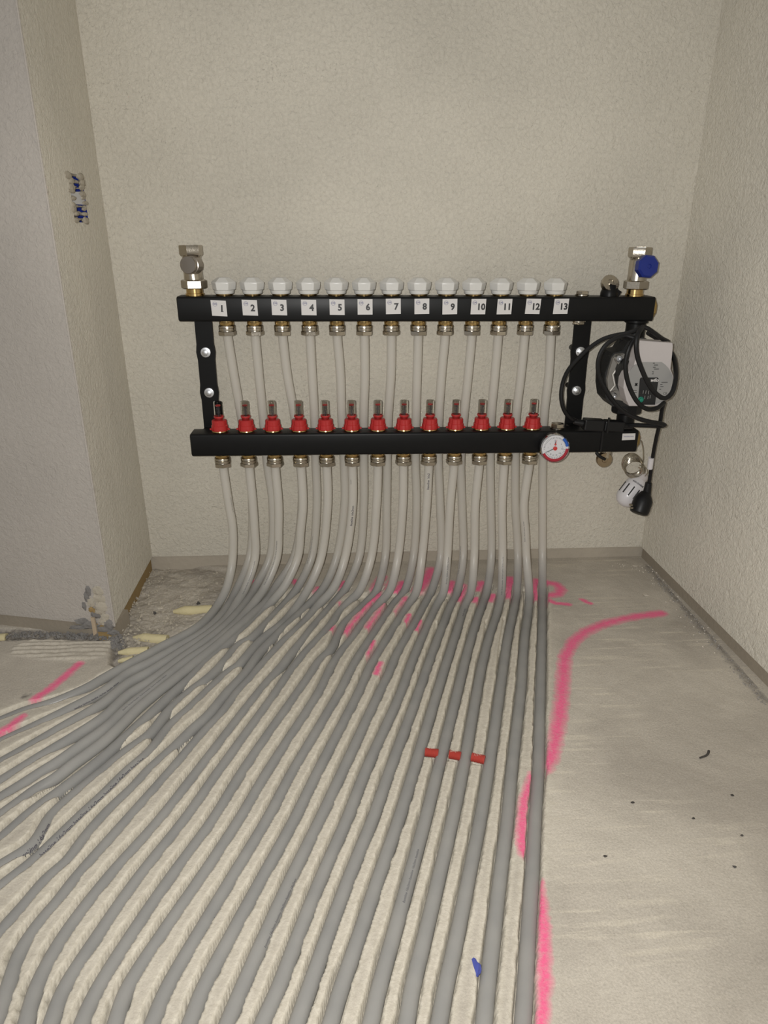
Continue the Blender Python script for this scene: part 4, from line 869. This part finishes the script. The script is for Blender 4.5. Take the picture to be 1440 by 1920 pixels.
tag(MB().tube(spline(w_, .002), [.0012+.0008*q/12 for q in range(len(spline(w_, .002)))], 8).build('wire_offcut', mat('dark_scrap', (.05, .045, .04), .7)), 'curved dark wire offcut on the bare floor at right', 'scrap')
CH = [((1135, 1605), .004, 'dark chip on the bare floor near the pink line, lower right'), ((1186, 1505), .0035, 'flat dark chip above the round stain'), ((1300, 1534), .003, 'small dark chip near the right edge, middle of floor'), ((1373, 1491), .003, 'faint dark chip under the wire offcut'), ((1378, 1625), .0035, 'dark chip nearest the bottom right edge'),
      ((1391, 1566), .0026, 'tiny brown chip beside the right frame edge'), ((372, 1131), .0045, 'thin black chip left of the first heating pipe'), ((290, 1149), .004, 'black chip on the broken floor by the pier')]
for q, (p, r_, lab) in enumerate(CH):
    tag(MB().blob(onZ(*p, .0008 if p[0] > 500 else -.002), (r_*.9, r_*.5, .0012 if p[0] > 500 else .004), 200+q, .35, 1).build('floor_chip', MATS['dark_scrap']), lab, 'chip', 'dark chips on the floor')
for q, (p, r_, lab) in enumerate((((1192, 1061), .009, 'pale plaster flake in the back right corner'), ((1211, 1115), .008, 'pale plaster flake beside the right wall debris'), ((300, 1140), .007, 'pale plaster flake on the broken floor'))):
    tag(MB().blob(onZ(*p, .001), (r_*.9, r_*.7, .002), 300+q, .3, 1).build('plaster_flake', mat('flake', (.55, .50, .42), .9)), lab, 'flake', 'plaster flakes')
def crumbs(name, lab, pathpx, n, spread, rmax, m, seed):
    rn_ = random.Random(seed); mb = MB(); P = [onZ(*p) for p in pathpx]
    for q in range(n):
        t = rn_.random()*(len(P)-1); k_ = int(t); p = P[k_]+(P[k_+1]-P[k_])*(t-k_); r_ = rmax*(.25+.75*rn_.random()**2)
        p = p+Vector((rn_.uniform(-1, 1)*spread, rn_.uniform(-1, 1)*spread, 0)); 
        vs = [p+Vector((rn_.uniform(.5, 1.2)*r_*math.cos(a), rn_.uniform(.5, 1.2)*r_*math.sin(a), rn_.uniform(-.001, .0))) for a in (0, 1.6, 3.1, 4.7)]+[p+Vector((0, 0, r_*rn_.uniform(.5, 1.1)))]
        mb.add(vs, [(0, 1, 4), (1, 2, 4), (2, 3, 4), (3, 0, 4), (3, 2, 1, 0)])
    tag(mb.build(name, m, smooth=0), lab, 'rubble', kind='stuff')
crumbs('wall_crumbs', 'grey crumbs of mortar along the foot of the right wall', [(1216, 1066), (1290, 1150), (1360, 1232), (1440, 1322)], 300, .009, .0035, mat('crumb_grey', (.27, .25, .225), .95, var=.4, scale=50), 1)
crumbs('pale_crumbs', 'pale plaster crumbs scattered in the back right corner', [(1150, 1062), (1216, 1066), (1260, 1125), (1340, 1215)], 160, .022, .003, MATS['flake'], 2)
crumbs('broken_floor_crumbs', 'crumbs and grit on the broken floor beside the pier', [(300, 1062), (262, 1120), (240, 1160), (235, 1200), (330, 1175), (290, 1150), (410, 1085)], 500, .030, .0045, M_MORTL, 3)
crumbs('pier_rubble', 'dark mortar rubble along the joint below the pier', [(-30, 1190), (60, 1190), (140, 1192), (215, 1194), (225, 1215)], 420, .010, .0055, M_MORT, 4)
